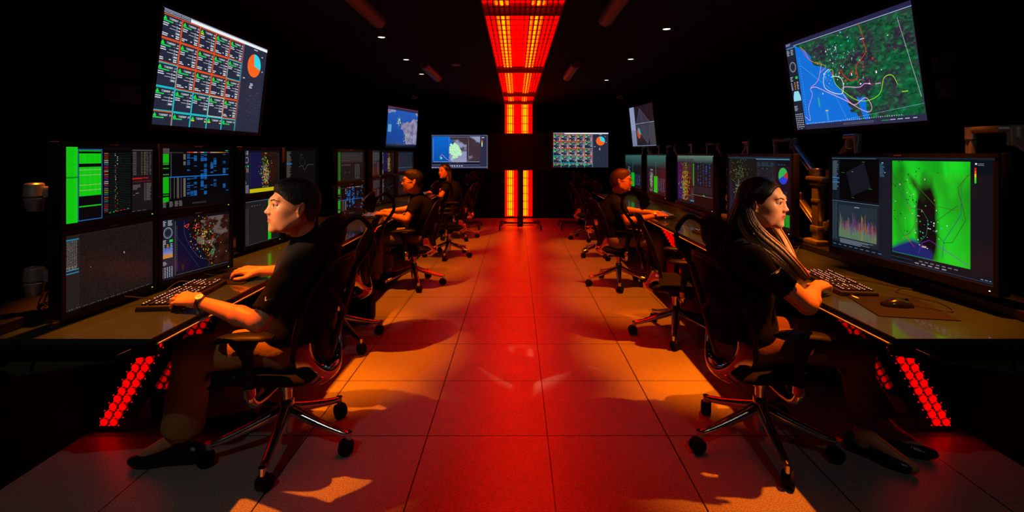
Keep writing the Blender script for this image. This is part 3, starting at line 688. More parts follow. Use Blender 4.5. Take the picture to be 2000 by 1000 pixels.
def scr_main43():
    c = Scr(1600, 960, '#0b121a')
    c.rect(0, 0, 1600, 14, '#16242c'); c.rect(4, 16, 100, 430, '#10181f'); c.rect(106, 22, 490, 420, '#030406')
    c.rect(590, 16, 130, 940, '#121a26'); c.rect(4, 470, 590, 420, '#18242e'); c.rect(90, 500, 480, 340, '#24323c')
    c.z = 2
    c.rect(0, 14, 560, 4, '#4a6a78'); c.greek(10, 40, 90, 180, 18, '#5a6a78', .95); c.rect(6, 215, 96, 12, '#2a70b0'); c.rect(6, 262, 96, 10, '#2a70b0'); c.greek(10, 235, 90, 120, 12, '#54708a', .95)
    c.poly([(190, 160), (420, 50), (500, 300), (270, 400)], '#141720')
    for x, y in ((130, 160), (390, 46), (470, 310), (260, 410)): c.rect(x, y, 40, 5, '#2c7020')
    c.rect(270, 145, 8, 8, '#c0c8a0'); c.rect(6, 462, 590, 3, '#6a90a8'); c.greek(12, 480, 66, 390, 44, '#3c4c58', .9, 2)
    c.z = 3
    r = random.Random(5)
    for i in range(120):
        x = 96+i*3.9; h1 = r.uniform(70, 150)+nz(i/10, 0, 3, 2)*50; h2 = h1+r.uniform(20, 90)*(2.2 if r.random() < .1 else 1)
        c.rect(x, 838-h2, 3.0, h2-h1*.8, r.choice(['#7a3a62', '#5a3a80', '#8a3040', '#9a5a30', '#3a4aa0', '#a07820', '#6a4a52']))
        c.rect(x, 838-h1*.8, 3.9, h1*.8, mixc('#4a7060', '#6a7a52', r.random()))
    for i, q, h in ((33, '#3a60c8', 210), (76, '#d08a20', 240), (96, '#9050a8', 190), (5, '#2ca060', 230), (108, '#b04060', 170)): c.rect(96+i*3.9, 838-h, 6, h, q)
    c.greek(110, 852, 440, 50, 5, '#7a8a98', .97, 1); c.rect(300, 508, 60, 6, '#a8b0b8')
    for i in range(9): c.rect(20+i*70, 918, 40, 6, '#4a7aa0')
    c.z = 1
    gx, gy, gw, gh = 735, 30, 690, 840
    def fn(u, v):
        a = nz(u*.8, v*.35, 3.2, 51, 5)
        b = math.sin((u*2.2-v*1.3)*3+a*3)*.5+.5
        g = .55+.45*b+a*.3
        col = tuple(x*max(.12, g) for x in srgb('#1ccf24'))
        dk = 1.25-math.hypot((u-.50-(.06*(v-.6)))/.13, (v-.66)/.40)+a*.6
        if dk > 0: col = mixc(col, '#07090e', dk*2.0)
        dk2 = .7-math.hypot((u-.30)/.18, (v-.22-(u-.3))/.10)+a*.8
        if dk2 > 0: col = mixc(col, '#0c3a14', dk2*1.3)
        sea = v-(.80+.35*abs(u-.30)-.02*a)
        if u < .56 and sea > 0: col = mixc(col, '#15246a', min(1, sea*18))
        return col
    c.cells(gx, gy, gw, gh, 96, 118, fn)
    c.z = 2
    Pq = lambda *a: [(gx+p*gw, gy+q*gh) for p, q in a]
    c.line(Pq((0, .15), (.12, .33), (.28, .5), (.42, .5), (.5, .6), (.48, .75), (.38, .85), (.2, .84)), 4, '#1d6a50')
    c.line(Pq((.28, .2), (.6, .45), (.86, .47), (.92, .42), (.86, .3), (.95, .15), (1, .12)), 4, '#4a6a10')
    c.line(Pq((.9, .25), (.9, .5), (.7, .78), (.68, .95)), 4, '#205080'); c.line(Pq((.98, .12), (.86, .25), (.95, .55), (.8, .78), (.7, .8), (.6, .72), (.6, .6), (.86, .42)), 4, '#1a5020')
    c.line(Pq((.38, .95), (.42, .84), (.52, .8), (.98, .97)), 5, '#6a22a0'); c.curve(Pq((.1, .1), (.3, .4), (.35, .6), (.2, .8), (.1, .7), (.08, .5)), 4, '#207a28')
    c.line(Pq((.2, .45), (.35, .65), (.28, .75), (.18, .8)), 4, '#7a3050'); c.line(Pq((.2, .8), (.32, .9)), 5, '#b02050')
    scat(c, 70, lambda: (random.gauss(gx+.25*gw, 110), random.gauss(gy+.35*gh, 150)), ['#0a5a1c', '#c8c8c8', '#1f7a7a', '#a06a3a', '#0a3010', '#0a3010'], 5, 13)
    scat(c, 40, lambda: (random.gauss(gx+.47*gw, 80), random.gauss(gy+.68*gh, 110)), ['#d0d4d8', '#20c040', '#e8e8e8', '#50b8b0'], 6, 12)
    for i in range(45): c.rect(gx+8+i*15, gy+gh-8, 6, 8, '#28b040')
    for i in range(38): c.rect(gx+2, gy+10+i*22, 8, 5, '#149028')
    c.rect(gx+.42*gw, gy+.87*gh, 40, 14, '#d8a890')
    c.greek(600, 60, 90, 130, 12, '#3a6a88', .6); c.rect(620, 50, 20, 5, '#d0d8e0')
    c.rect(1460, 40, 14, 12, '#e0e4e8'); c.greek(1480, 42, 70, 24, 2, '#6a7078')
    for i, q in enumerate(['#d81c1c', '#e06018', '#e8c818', '#60d818', '#18d838']): c.rect(1456, 76+i*24, 13, 24, q)
    for i in range(7): c.rect(1000+i*50, 896, 30, 8, '#6a7888')
    for i in range(5): c.rect(960+i*60, 918, 36, 9, '#8a98a8')
    c.rect(720, 905, 220, 2, '#3a5a70'); c.greek(1500, 925, 90, 10, 1, '#7aa0c0', cols=3); c.rect(720, 940, 880, 2, '#3a5a80')
    return c
def scr_m2():
    c = Scr(1600, 960, '#0c1116'); c.rect(60, 60, 740, 840, '#0e120e'); c.rect(60, 420, 60, 480, '#16265a')
    c.poly([(60, 300), (230, 900), (60, 900)], '#1b2c66'); c.poly([(230, 560), (330, 900), (230, 900)], '#1b2c66')
    c.rect(60, 905, 180, 40, '#c0141a'); c.rect(820, 60, 460, 860, '#141a20'); c.rect(1290, 60, 290, 860, '#080c18'); c.rect(0, 20, 1600, 18, '#1f3440')
    c.z = 2; c.rect(800, 38, 770, 8, '#5aa8d0')
    scat(c, 160, lambda: (random.gauss(330, 150), random.gauss(220, 110)), ['#3a5a10', '#2a6a20', '#6a7a14', '#505850', '#2c3830'], 6, 20)
    scat(c, 190, lambda: (random.gauss(300, 60), random.gauss(520, 100)), ['#60706a', '#38605a', '#7a8a84', '#2c7048', '#405a54'], 6, 18)
    for k in range(20): c.rect(60, 80+k*30, 12, 8, '#2c4044')
    for k in range(22): c.rect(830, 200+k*24, 60, 8, '#2a3236'); c.rect(1200, 200+k*24, 16, 8, '#3c4448'); c.rect(910, 203+k*24, 260, 3, '#20282c')
    c.greek(830, 90, 430, 60, 3, '#2c464e', .9, 4); c.rect(960, 170, 30, 8, '#60686c'); c.rect(1060, 170, 30, 8, '#60686c')
    pie(c, 1435, 260, 100, 110, ((-PI/2, -.6, '#28b050'), (-3.6, -PI/2, '#28b050'), (-.6, .35, '#b03028'), (.35, 2.7, '#1c3ad8')))
    c.greek(1330, 110, 180, 12, 1, '#60686c', cols=3); c.frame(1310, 460, 250, 120, 3, '#2c3238'); c.greek(1320, 470, 220, 90, 6, '#343c40', .9, 3)
    c.rect(1430, 700, 40, 220, '#0fb028'); c.rect(1480, 760, 90, 160, '#0c8a20'); return c
def scr_m3():
    c = Scr(1600, 960, '#10141a')
    def fn(u, v):
        e = .30+.35*v
        if u < e*.8: return mixc('#3a1030', '#201858', v*1.3)
        return mixc('#3a1414', '#2a2c28', nz(u, v, 3, 61, 4)+.6-v*.3)
    c.cells(20, 60, 780, 840, 50, 50, fn)
    c.cells(0, 0, 1600, 140, 40, 8, lambda u, v: mixc('#5a7a6a', '#20303a', v)); c.z = 2
    scat(c, 520, lambda: (random.gauss(380, 90), min(880, max(150, random.gauss(560, 200)))), ['#a8a018', '#b02818', '#88b020', '#a06018', '#7a2018', '#28803a'], 10, 26)
    c.rect(760, 160, 50, 430, '#1c8a28')
    B = '#1c4a8a'; r = random.Random(3)
    for x in (960, 1060, 1180, 1300, 1430):
        y = 120
        while y < 560:
            h = r.choice([10, 20, 40]); c.rect(x, y, 46, h, B if r.random() < .6 else '#28343c'); y += h+r.choice([12, 26])
    c.greek(800, 600, 760, 120, 9, '#2c2c30', .95, 8); c.rect(1180, 740, 80, 20, '#14a050'); c.rect(700, 760, 880, 6, '#787878'); c.rect(860, 770, 730, 180, '#180808'); c.rect(640, 880, 160, 30, '#1c7ab0'); c.greek(680, 640, 120, 230, 12, '#384048', .9, 2)
    return c
def scr_m4():
    c = Scr(1600, 960, '#0c1418'); c.cells(0, 0, 1600, 300, 30, 12, lambda u, v: mixc('#28605a', '#101c22', v)); c.rect(30, 300, 700, 620, '#10161e'); c.z = 2
    scat(c, 260, lambda: (random.gauss(380, 60), min(880, max(350, random.gauss(600, 130)))), ['#30a0a0', '#2040c0', '#c04020', '#40a040', '#a0a020'], 14, 36)
    c.rect(620, 520, 300, 400, '#10b81c'); c.rect(760, 140, 30, 380, '#206848'); c.greek(960, 560, 560, 320, 10, '#1c4a70', .8, 3); c.z = 3
    for k in range(12): c.rect(640, 540+k*30, 260, 5, '#0a7014')
    return c
# ------------------------------------------------------------------ monitors and televisions
def place(root, p_near, p_far, z, tilt=0.0):
    """near/far are the plan positions of the two ends as seen from the aisle (left end, right end of picture)."""
    a = Vector((*p_near, 0)); b = Vector((*p_far, 0)); d = (b-a)
    root.location = ((a+b)/2).to_tuple()[:2]+(z,)
    root.rotation_mode = 'XYZ'; root.rotation_euler = (tilt, 0, math.atan2(d.y, d.x)); return d.length
def monitor(name, pl, pr, zb, zt, canvas, label, group, m='scr', bez_=(.018, .018, .022, .022), depth=.05, tilt=0.0, led='led_green', logo=True, cat='monitor', dim=1.0):
    """pl / pr: plan (x,y) of the left / right lower corner of the front as a viewer of the screen sees it"""
    r = empty(name, (0, 0, 0), 0, label, cat, group); W = place(r, pl, pr, zb, tilt); H = zt-zb
    l, rr, t, b = bez_
    body = MB()
    body.box((0, depth/2+.004, H/2), (W, depth, H), .006)
    body.box((0, depth+.02, H/2), (W*.55, .035, H*.5), .01)
    body.build('housing', M['bezel'], r)
    fr = MB(); y = 0.0
    fr.box((0, y, H-t/2), (W, .012, t)); fr.box((0, y, b/2), (W, .012, b)); fr.box((-W/2+l/2, y, H/2), (l, .012, H-t-b)); fr.box((W/2-rr/2, y, H/2), (rr, .012, H-t-b))
    fr.build('bezel', M['bezel'], r, False)
    if canvas:
        sw, sh = W-l-rr, H-t-b
        o = canvas.build('screen', M[m], sw, sh, r, y=0.003, cz=b+sh/2)
        o.location.x = (l-rr)/2
    else:
        MB().box((0, .002, H/2), (W-l-rr, .004, H-t-b)).build('screen', M['blackgloss'], r, False)
    if led: MB().box((W/2-.035, -.007, b*.5), (.005, .002, .004)).build('power_light', M[led], r, False)
    if logo:
        lg = MB()
        for k in range(7): lg.box((-.022+k*.0065, -.0065, H-t/2), (.0045, .001, .006))
        lg.build('maker_logo', M['logo'], r, False)
    return r
# left desk: stacked pairs. seen from the aisle the picture's left end is the near end
LB = [((-1.794, 1.95), (-1.772, 2.44)), ((-1.765, 2.445), (-1.650, 2.88)), ((-1.842, 3.34), (-1.800, 3.80)), ((-1.792, 3.83), (-1.717, 4.28)),
      ((-1.800, 4.96), (-1.654, 5.40)), ((-1.812, 6.22), (-1.808, 6.60)), ((-1.80, 6.61), (-1.730, 7.05)), ((-1.86, 7.75), (-1.70, 8.20))]
ZL0, ZM, ZL1 = 0.775, 1.128, 1.482
DM = 'monitors stacked in pairs on the left desk'
conts = [(scr_table_green, 'upper near monitor on the left desk, bright green table columns', scr_radar, 'lower near monitor on the left desk, almost black screen with a cyan-striped list'),
         (scr_gantt, 'upper monitor with blue blocks and a green column, beside the green table monitor', scr_tacmap, 'lower monitor with a dark coast map and red marks, above the near keyboard'),
         (scr_map2, 'upper monitor with a speckled coast map and yellow bar, left of the near man\'s head', scr_table_grey, 'lower monitor with grey list and bright green bar, beside the near man\'s face'),
         (scr_lines, 'upper dark monitor with thin grey traces, above the near man\'s head', scr_darktable, 'lower dark monitor hidden behind the near man\'s head'),
         (scr_darktable, 'upper monitor of the lone stacked pair, dim tables with a green strip', lambda: scr_gantt(4), 'lower monitor of the lone stacked pair, blue blocks, behind the empty chair\'s headrest'),
         (lambda: scr_darktable(True), 'upper narrow-looking dark monitor left of the brown map monitor', lambda: scr_darktable(False), 'lower dark monitor left of the glasses man\'s face'),
         (lambda: scr_map2(False), 'small upper monitor with a brown map above the glasses man on the left', scr_lines, 'small lower dark monitor just left of the glasses man\'s glasses'),
         (scr_bluetable, 'farthest upper monitor on the left desk, blue table', lambda: scr_darktable(False), 'farthest lower monitor on the left desk, dark')]
for k, ((a, b), (f1, l1, f2, l2)) in enumerate(zip(LB, conts)):
    monitor('monitor', a, b, ZM+.002, ZL1, f1(), l1, DM)
    monitor('monitor', a, b, ZL0, ZM-.002, f2(), l2, DM)
# right desk: single wide monitors; picture's left end is the far end
RB = [((1.917, 3.03), (2.010, 2.06)), ((1.960, 4.60), (1.978, 3.55)), ((1.943, 6.00), (1.988, 4.98)), ((1.945, 7.40), (1.956, 6.45)), ((1.93, 8.80), (1.99, 7.85))]
RL = [(scr_main43, 'largest near monitor on the right desk, half filled by a bright green map'), (scr_m2, 'wide monitor behind the near woman\'s head, dark map, tables and small pie chart'),
      (scr_m3, 'wide monitor with red and yellow speckled map, second left of the near woman'), (scr_m4, 'wide teal-tinted monitor right of the bespectacled man at the right desk'), (scr_m4, 'farthest wide monitor, partly behind the bespectacled man at the right desk')]
for (a, b), (f, lb) in zip(RB, RL):
    monitor('wide_monitor', a, b, .832, 1.434, f(), lb, 'wide monitors along the right desk', bez_=(.014, .022, .02, .04), led='led_white')
# big wall televisions, tilted down into the room
def tv(name, pl, pr, zb, zt, tilt, canvas, label, group, wallx=None, **k):
    r = monitor(name, pl, pr, zb-.028, zt+.022, canvas, label, group, m='scr_tv', bez_=(.022, .022, .022, .028), depth=.045, tilt=tilt, led=None, cat='television', **k)
    return r
TVG = 'televisions mounted high along the side walls'
t1 = tv('wall_television', (-2.115, 2.84), (-2.105, 4.06), 1.605, 2.285, math.radians(6.5), scr_cards(), 'big tilted wall screen with grid of orange and cyan framed cards, upper left', TVG)
t2 = tv('wall_television', (2.215, 3.93), (2.31, 2.75), 1.62, 2.30, math.radians(8.5), scr_bigmap(), 'big tilted wall screen with blue sea and green land map, upper right', TVG)
t3 = tv('wall_television', (-2.19, 8.25), (-1.88, 9.33), 1.57, 2.24, math.radians(4), scr_worldmap(), 'small far wall screen with a blue world map above the left desk', TVG)
t4 = tv('wall_television', (2.10, 8.96), (2.25, 7.90), 1.57, 2.26, math.radians(6), scr_model(), 'small far wall screen with dark wireframe shape above the right desk', TVG)
# brackets to walls
for t, x0 in ((t1, XL), (t2, XR), (t3, XL), (t4, XR)):
    mb = MB(); c = Vector(t.location); cx = c.x+(-.09 if x0 < 0 else .09); zc = c.z+.36
    mb.box(((x0+cx)/2, c.y, zc), (abs(cx-x0), .06, .05)); mb.box((x0+(.01 if x0 < 0 else -.01), c.y, zc), (.02, .3, .3)); mb.box((cx, c.y, zc), (.03, .35, .22))
    o = mb.build('wall_bracket', M['steel'], t, False, world=True)
    o.matrix_parent_inverse = (Matrix.Translation(t.location) @ t.rotation_euler.to_matrix().to_4x4()).inverted()
# televisions on wheeled stands at the back
def stand_tv(x, y, zb, zt, W, canvas, label, twin):
    r = monitor('stand_television', (x-W/2, y), (x+W/2, y), zb, zt, canvas, label, 'televisions on wheeled stands before the back wall', m='scr_tv', bez_=(.018, .018, .016, .02), depth=.05, led=None, logo=False, cat='television')
    def P(mb, nm, m, sm=True): return mb.build(nm, m, r, sm, world=True)
    # local stand, built in world coordinates
    s = MB()
    if twin: s.box((x, y+.12, (zb+.2)/2+.06), (.11, .05, zb+.28))
    else: s.box((x, y+.12, .7), (.08, .05, 1.3))
    P(s, 'stand_column', M['black'], False)
    b = MB(); b.box((x, y+.10, .10), (.62, .07, .03), .008); b.box((x, y+.16, .045), (.52, .03, .012), .003); b.box((x, y+.14, .075), (.10, .04, .06))
    for sx in (-.31, .31):
        b.tube([(x+sx*.85, y+.10, .11), (x+sx, y+.10, .115), (x+sx*1.25, y-.22, .085)], [.02, .022, .018], 8); b.tube([(x+sx, y+.10, .115), (x+sx*1.2, y+.38, .085)], .02, 8)
    P(b, 'stand_base', M['black'])
    for sx in (-.388, .388):
        for dy in (-.22, .38):
            cst = MB(); cst.cyl((x+sx-.014, y+dy, .034), (x+sx+.014, y+dy, .034), .034, seg=14, bev=.004); cst.cyl((x+sx, y+dy, .05), (x+sx, y+dy, .085), .008, seg=8); P(cst, 'caster', M['rubber'])
stand_tv(-1.095, 9.55, 1.134, 1.815, 1.115, scr_stormmap(), 'television with blue sea and pale storm map on a stand left of the red strip', False)
stand_tv(0.075, 9.5, 1.125, 1.83, 1.18, None, 'blank black television on a wheeled stand in front of the red wall strip', True)
stand_tv(1.24, 9.55, 1.155, 1.86, 1.10, scr_cards(), 'television with small orange card grid and pie chart, right of the red strip', False)
# ------------------------------------------------------------------ desks
DZ = 0.752
def desk(s, lab):
    xf = -1.345 if s < 0 else 1.40; xb = -2.20 if s < 0 else 2.32; xm = (xf+xb)/2; w_ = abs(xf-xb); y0, y1 = 1.825, 9.15
    r = empty('console_desk', (xm, 5.5, 0), 0, lab, 'desk', 'long consoles along the two sides')
    def P(mb, nm, m, sm=False, lb=None):
        o = mb.build(nm, m, r, sm, world=True)
        if lb: o['label'] = lb
        return o
    top = MB(); top.box((xm, (y0+y1)/2, DZ-.006), (w_, y1-y0, .012), .002); P(top, 'glass_top', M['desk'])
    eg = MB(); eg.box((xf+s*.004, (y0+y1)/2, DZ-.016), (.012, y1-y0-.01, .009)); eg.box((xm, y0+.006, DZ-.020), (w_-.02, .012, .014)); P(eg, 'glass_edge', M['glassedge'])
    un = MB(); un.box((xm+s*.02, (y0+y1)/2+.02, DZ-.035), (w_-.04, y1-y0-.06, .02)); P(un, 'under_tray', M['steel'])
    ed = MB(); ed.box((xf-s*.004, (y0+y1)/2+.01, DZ-.029), (.016, y1-y0-.03, .006)); P(ed, 'front_trim', M['edge'], lb='thin bright metal trim under the front edge of the glass')
    bp = MB(); bp.box((xb+s*.02, (y0+y1)/2-.6, DZ/2-.02), (.04, y1-y0+1.2, DZ-.04)); P(bp, 'back_panel', M['wall'])
    shelf = MB(); shelf.box((xb-s*.14, (y0+y1)/2, DZ+.022), (.26, y1-y0, .04), .004); P(shelf, 'rear_ledge', M['steel'])
    # near end plate with round holes
    z = lambda py, Y: EYE-(py-301)/FPX*Y
    Y = 1.90
    xs = [xf+s*.03, xf+s*.55, xf+s*.57, xf+s*.61, xb+s*.5]
    zt_ = DZ-.045
    pts = [(xs[0], zt_), (xs[0], .664), (xs[1]-s*.02, .585), (xs[2], .575), (xs[3], .60), (xs[4], .565), (xs[4], zt_)]
    pl = MB(); pl.prism([(p[0], Y, p[1]) for p in (pts if s > 0 else pts[::-1])], (0, .012, 0)); P(pl, 'end_plate', M['olive'])
    rim = MB(); rim.tube([(p[0], Y-.001, p[1]) for p in pts[1:6]], .003, 6); P(rim, 'plate_rim', M['steel'])
    for hx in (.625, .70, .78):
        hol = MB(); hol.cyl((xf+s*hx, Y-.004, .648), (xf+s*hx, Y-.001, .648), .031, seg=24); P(hol, 'plate_hole', M['wall'])
    hol = MB(); hol.box((xf+s*.50, Y-.003, .648), (.012, .004, .10), M=Matrix.Rotation(s*-.25, 3, 'Y'))
    P(hol, 'plate_slot', M['wall'])
    for hx, hz in ((.16, .675), (.66, .668)):
        sc = MB(); sc.tube([(xf+s*hx, Y-.03, hz), (xf+s*(hx-.03), Y-.004, hz+.012)], .0035, 8); sc.sphere((xf+s*hx, Y-.03, hz), .005, seg=8); P(sc, 'standoff_pin', M['chrome'], True)
    # slanted legs, the lit ones carry rows of red lenses
    for Yl in (2.55, 6.5):
        for kk, (Yk, mm) in enumerate(((Yl, 'led'), (Yl+.40, 'led_dim'))):
            bx = -2.118 if s < 0 else 2.208; pl = MB()
            def pt(z_, off): return (bx-s*(.5725*z_)+off, Yk, z_)
            o0 = (-.055, .11) if s < 0 else (-.115, .05)
            q = [pt(0.0, o0[0]), pt(0.0, o0[1]), pt(DZ-.05, o0[1]), pt(DZ-.05, o0[0])]
            pl.prism(q, (0, .03, 0)); lg = P(pl, 'slanted_leg', M['blackgloss'])
            lens_at = []; rg = MB(); dots = MB()
            for c2 in range(2):
                for q_ in range(18):
                    z_ = .014+q_*.040; x_ = bx-s*(.0229*q_)-s*c2*.050+s*.023
                    if z_ > DZ-.07: continue
                    cy0 = Yk-.006
                    if z_ < .02: continue
                    lens_at.append((x_, Yk, z_))
                    rg.tube([(x_+.0198*math.cos(t), cy0+.001, z_+.0198*math.sin(t)) for t in [2*PI*i/18 for i in range(18)]], .002, 5, True)
                    for dx, dz in ((-.021, .018), (.021, -.018), (.021, .018), (-.021, -.018)): dots.cyl((x_+dx*1.05, Yk-.003, z_+dz), (x_+dx*1.05, Yk, z_+dz), .0022, seg=8)
            rg.build('lens_rims', M['steel'], lg, True, world=True)['kind'] = 'stuff'; dots.build('led_dots', M[mm], lg, False, world=True)['kind'] = 'stuff'
            for (x_, y_, z_) in lens_at: MB().cyl((x_, y_-.006, z_), (x_, y_+.001, z_), .0178, seg=22).build('led_lens', M[mm], lg, False, world=True)
        # dark side sheet tying the two faces together
        sd = MB()
        a0 = (bx-s*0.02, Yl+.03, 0.0); a1 = (bx-s*(.5725*(DZ-.05))-s*.02, Yl+.03, DZ-.05)
        sd.prism([(bx+s*.04, Yl+.03, 0), (bx+s*.06, Yl+.03, 0), (bx+s*.06-s*.5725*(DZ-.05), Yl+.03, DZ-.05), (bx+s*.04-s*.5725*(DZ-.05), Yl+.03, DZ-.05)], (0, .37, 0)); P(sd, 'leg_side', M['blackgloss'])
    return r
desk(-1, 'long glass-topped console desk along the left wall')
desk(1, 'long glass-topped console desk along the right wall')
# ------------------------------------------------------------------ monitor arms
def arm_post(s, Y, label, far=True, near=True):
    high = s > 0
    x = -2.0 if s < 0 else 2.13
    r = empty('monitor_arm_post', (x, Y, DZ+.04), 0, label, 'monitor arm', 'silver monitor arm posts behind the monitors')
    def P(mb, nm): return mb.build(nm, M['silver'], r, True, world=True)
    p = MB(); p.box((x, Y, .8125), (.13, .17, .035), .006); p.box((x, Y, 1.02), (.05, .075, .45), .006); p.box((x, Y, .90), (.065, .095, .05), .006); p.box((x, Y, 1.10), (.058, .085, .03), .006); P(p, 'post')
    h = MB(); h.box((x, Y, 1.255), (.07, .20, .035), .008); h.box((x, Y, 1.225), (.06, .12, .04), .008); h.cyl((x, Y+.0, 1.27), (x, Y+.0, 1.33), .026, seg=18, bev=.004); P(h, 'head_bracket')
    xe = x+s*.03
    dirs = ([-1] if near else [])+([1] if far else [])
    for d in dirs:
        L = .30 if d < 0 else .36
        a = MB(); a.box((xe, Y+d*.10, 1.29), (.05, .06, .07), .01)
        p0, p1 = Vector((xe, Y+d*.10, 1.30)), Vector((xe, Y+d*L, 1.50)); dv = (p1-p0); ang = math.atan2(dv.z, dv.y)
        R = Matrix.Rotation(ang, 3, 'X'); a.box(tuple((p0+p1)/2), (.052, dv.length, .042), .01, R); a.box(tuple((p0+p1)/2+Vector((-s*.028, 0, -.006))), (.006, dv.length*.8, .010), .002, R)
        if high: P(a, 'upper_arm')
        e = MB(); e.cyl((xe, Y+d*L, 1.465), (xe, Y+d*L, 1.555), .032, seg=20, bev=.005); e.tube([(xe, Y+d*L, 1.54), (xe-s*.05, Y+d*(L+.02), 1.54), (xe-s*.06, Y+d*(L+.15), 1.54)], .017, 12); e.cyl((xe-s*.06, Y+d*(L+.15), 1.50), (xe-s*.06, Y+d*(L+.15), 1.555), .022, seg=14)
        e.box((xe-s*.06, Y+d*(L+.15), 1.43), (.03, .03, .16), .004)
        if high: P(e, 'elbow')
        b = MB(); p0, p1 = Vector((xe, Y+d*.06, .93)), Vector((xe, Y+d*.27, 1.08)); dv = p1-p0; R = Matrix.Rotation(math.atan2(dv.z, dv.y), 3, 'X')
        b.box(tuple(p0), (.05, .06, .06), .01); b.box(tuple((p0+p1)/2), (.05, dv.length, .04), .01, R); b.box(tuple((p0+p1)/2+Vector((-s*.027, 0, -.006))), (.006, dv.length*.8, .010), .002, R)
        b.cyl((xe, p1.y, 1.05), (xe, p1.y, 1.14), .028, seg=18, bev=.004); P(b, 'lower_arm')
arm_post(1, 3.50, 'gold-lit monitor arm post just right of the near woman\'s head', True, True)
arm_post(1, 4.92, 'monitor arm post in the second gap between the wide monitors, left of the near woman')
arm_post(1, 6.35, 'monitor arm post right of the far teal monitor')
arm_post(1, 7.70, 'farthest monitor arm post on the right desk')
arm_post(1, 1.78, 'monitor arm elbow at the right edge of the picture above the largest monitor', True, False)
arm_post(-1, 3.12, 'monitor arm post in the dark gap right of the near stacked monitors on the left')
arm_post(-1, 4.62, 'monitor arm post behind the near man\'s head on the left desk')
arm_post(-1, 5.85, 'monitor arm post right of the lone stacked pair on the left desk')
def side_joint(z, label):
    r = empty('monitor_arm_joint', (-1.945, 2.0, z), 0, label, 'monitor arm', 'silver arm joints at the left picture edge')
    b = MB(); b.cyl((-1.945, 2.0, z-.055), (-1.945, 2.0, z-.0), .026, .034, 20, .004); b.cyl((-1.945, 2.0, z+.002), (-1.945, 2.0, z+.06), .035, .032, 20, .006)
    b.build('knuckle', M['silver'], r, True, world=True)
    l = MB(); l.box((-1.895, 2.03, z+.022), (.07, .06, .045), .008); l.build('link', M['silver'], r, True, world=True)
side_joint(1.255, 'silver monitor arm joint at the far left, upper of two')
side_joint(.915, 'silver monitor arm joint at the far left, lower of two above the cables')
# ------------------------------------------------------------------ keyboards, mice, pads, cables
def keyboard(x, y, rz, label, s):
    r = empty('keyboard', (x, y, DZ), rz, label, 'keyboard', 'black computer keyboards')
    b = MB(); b.prism([(-.225, -.085, .001), (.225, -.085, .001), (.225, .085, .001), (-.225, .085, .001)], (0, 0, .012)); b.box((0, 0, .012), (.45, .17, .022), .006); b.build('case', M['keycap'], r)
    ks = MB(); lt = MB(); rnd = random.Random(3)
    for j in range(6):
        y_ = -.062+j*.0235+(0.006 if j == 5 else 0)
        i = 0; xx = -.212
        while xx < .205:
            if abs(xx-.078) < .008 or abs(xx-.142) < .006: xx += .010; continue
            wk = .018
            if j == 0 and -.14 < xx < -.04: wk = .10
            ks.box((xx+wk/2, y_, .0275), (wk-.002, .0175, .008), .002)
            if rnd.random() < .8: lt.box((xx+wk/2, y_+.002, .0318), (.0065, .0045, .0006))
            xx += wk+.0012
    ks.build('keys', M['keycap'], r); lt.build('key_legends', M['legend'], r, False)
    MB().box((.112, -.015, .0322), (.016, .005, .001)).build('yellow_mark', M['yellow'], r, False)
    return r
kb0 = keyboard(-1.575, 2.36, PI/2+.10, 'black keyboard with pale legends under the near man\'s left hand', -1)
def kb(x, y, rz, label):
    c = copy_tree(kb0); c.location = (x, y, DZ); c.rotation_euler = (0, 0, rz); c['label'] = label; return c
kb(1.66, 2.58, -PI/2-.12, 'black keyboard with pale legends under the near woman\'s hands')
kb(1.62, 4.08, -PI/2+.05, 'black keyboard in front of the empty chair at the right desk')
kb(1.60, 5.45, -PI/2, 'black keyboard under the hands of the bespectacled man at the right desk')
kb(-1.56, 5.40, PI/2, 'black keyboard under the hands of the glasses man at the left desk')
kb(-1.55, 8.25, PI/2, 'far black keyboard under the hands of the far woman')
def mouse(x, y, rz, label, padlabel):
    p = MB(); p.box((0, 0, .0022), (.24, .22, .003), .001); po = p.build('mouse_pad', M['rubber']); po.location = (x-.02*math.cos(rz), y, DZ); po.rotation_euler = (0, 0, rz); tag(po, padlabel, 'mouse pad', 'black mouse pads')
    r = empty('computer_mouse', (x, y, DZ+.004), rz, label, 'mouse', 'black computer mice')
    rings = []
    for i in range(9):
        t = i/8; yy = -.06+.12*t; k = math.sin(PI*(.08+.84*t))**.5; w_ = .032*k; h_ = .036*math.sin(PI*(.1+.78*t))**.8
        rings.append([Vector((w_*math.cos(a), yy, max(0, h_*math.sin(a)) if a <= PI else 0.0)) for a in [2*PI*j/16 for j in range(16)]])
    MB().loft(rings).build('shell', M['blackgloss'], r); MB().cyl((-.004, .035, .030), (.004, .035, .030), .008, seg=10).build('wheel', M['rubber'], r)
    return r
mouse(-1.535, 2.70, PI/2, 'black mouse held by the near man\'s right hand', 'black mouse pad under the near man\'s right hand')
mouse(1.69, 2.20, -PI/2-.2, 'black mouse on the pad at the lower right, near the largest monitor', 'large black mouse pad with small logo on the near right desk')
mouse(1.56, 5.13, -PI/2, 'black mouse under the right hand of the bespectacled man', 'black mouse pad beside the bespectacled man\'s hand')
pd = bpy.data.objects['mouse_pad.001']; pd.scale = (1.35, 1.35, 1)
mk = MB(); mk.box((-.09, -.088, .0042), (.03, .008, .0006), M=Matrix.Rotation(.2, 3, 'Z')); mk.build('pad_logo', M['white'], pd, False)
def cable(name, pts, r, label, n=40, m='cable'):
    o = MB().tube(bez(pts, n), r, 6).build(name, M[m]); tag(o, label, 'cable'); return o
cable('cable', [(-1.6, 2.53, .76), (-1.69, 2.5, .79), (-1.71, 2.42, .765), (-1.66, 2.3, .762), (-1.74, 2.2, .80)], .0028, 'black cable looping behind the near man\'s keyboard')
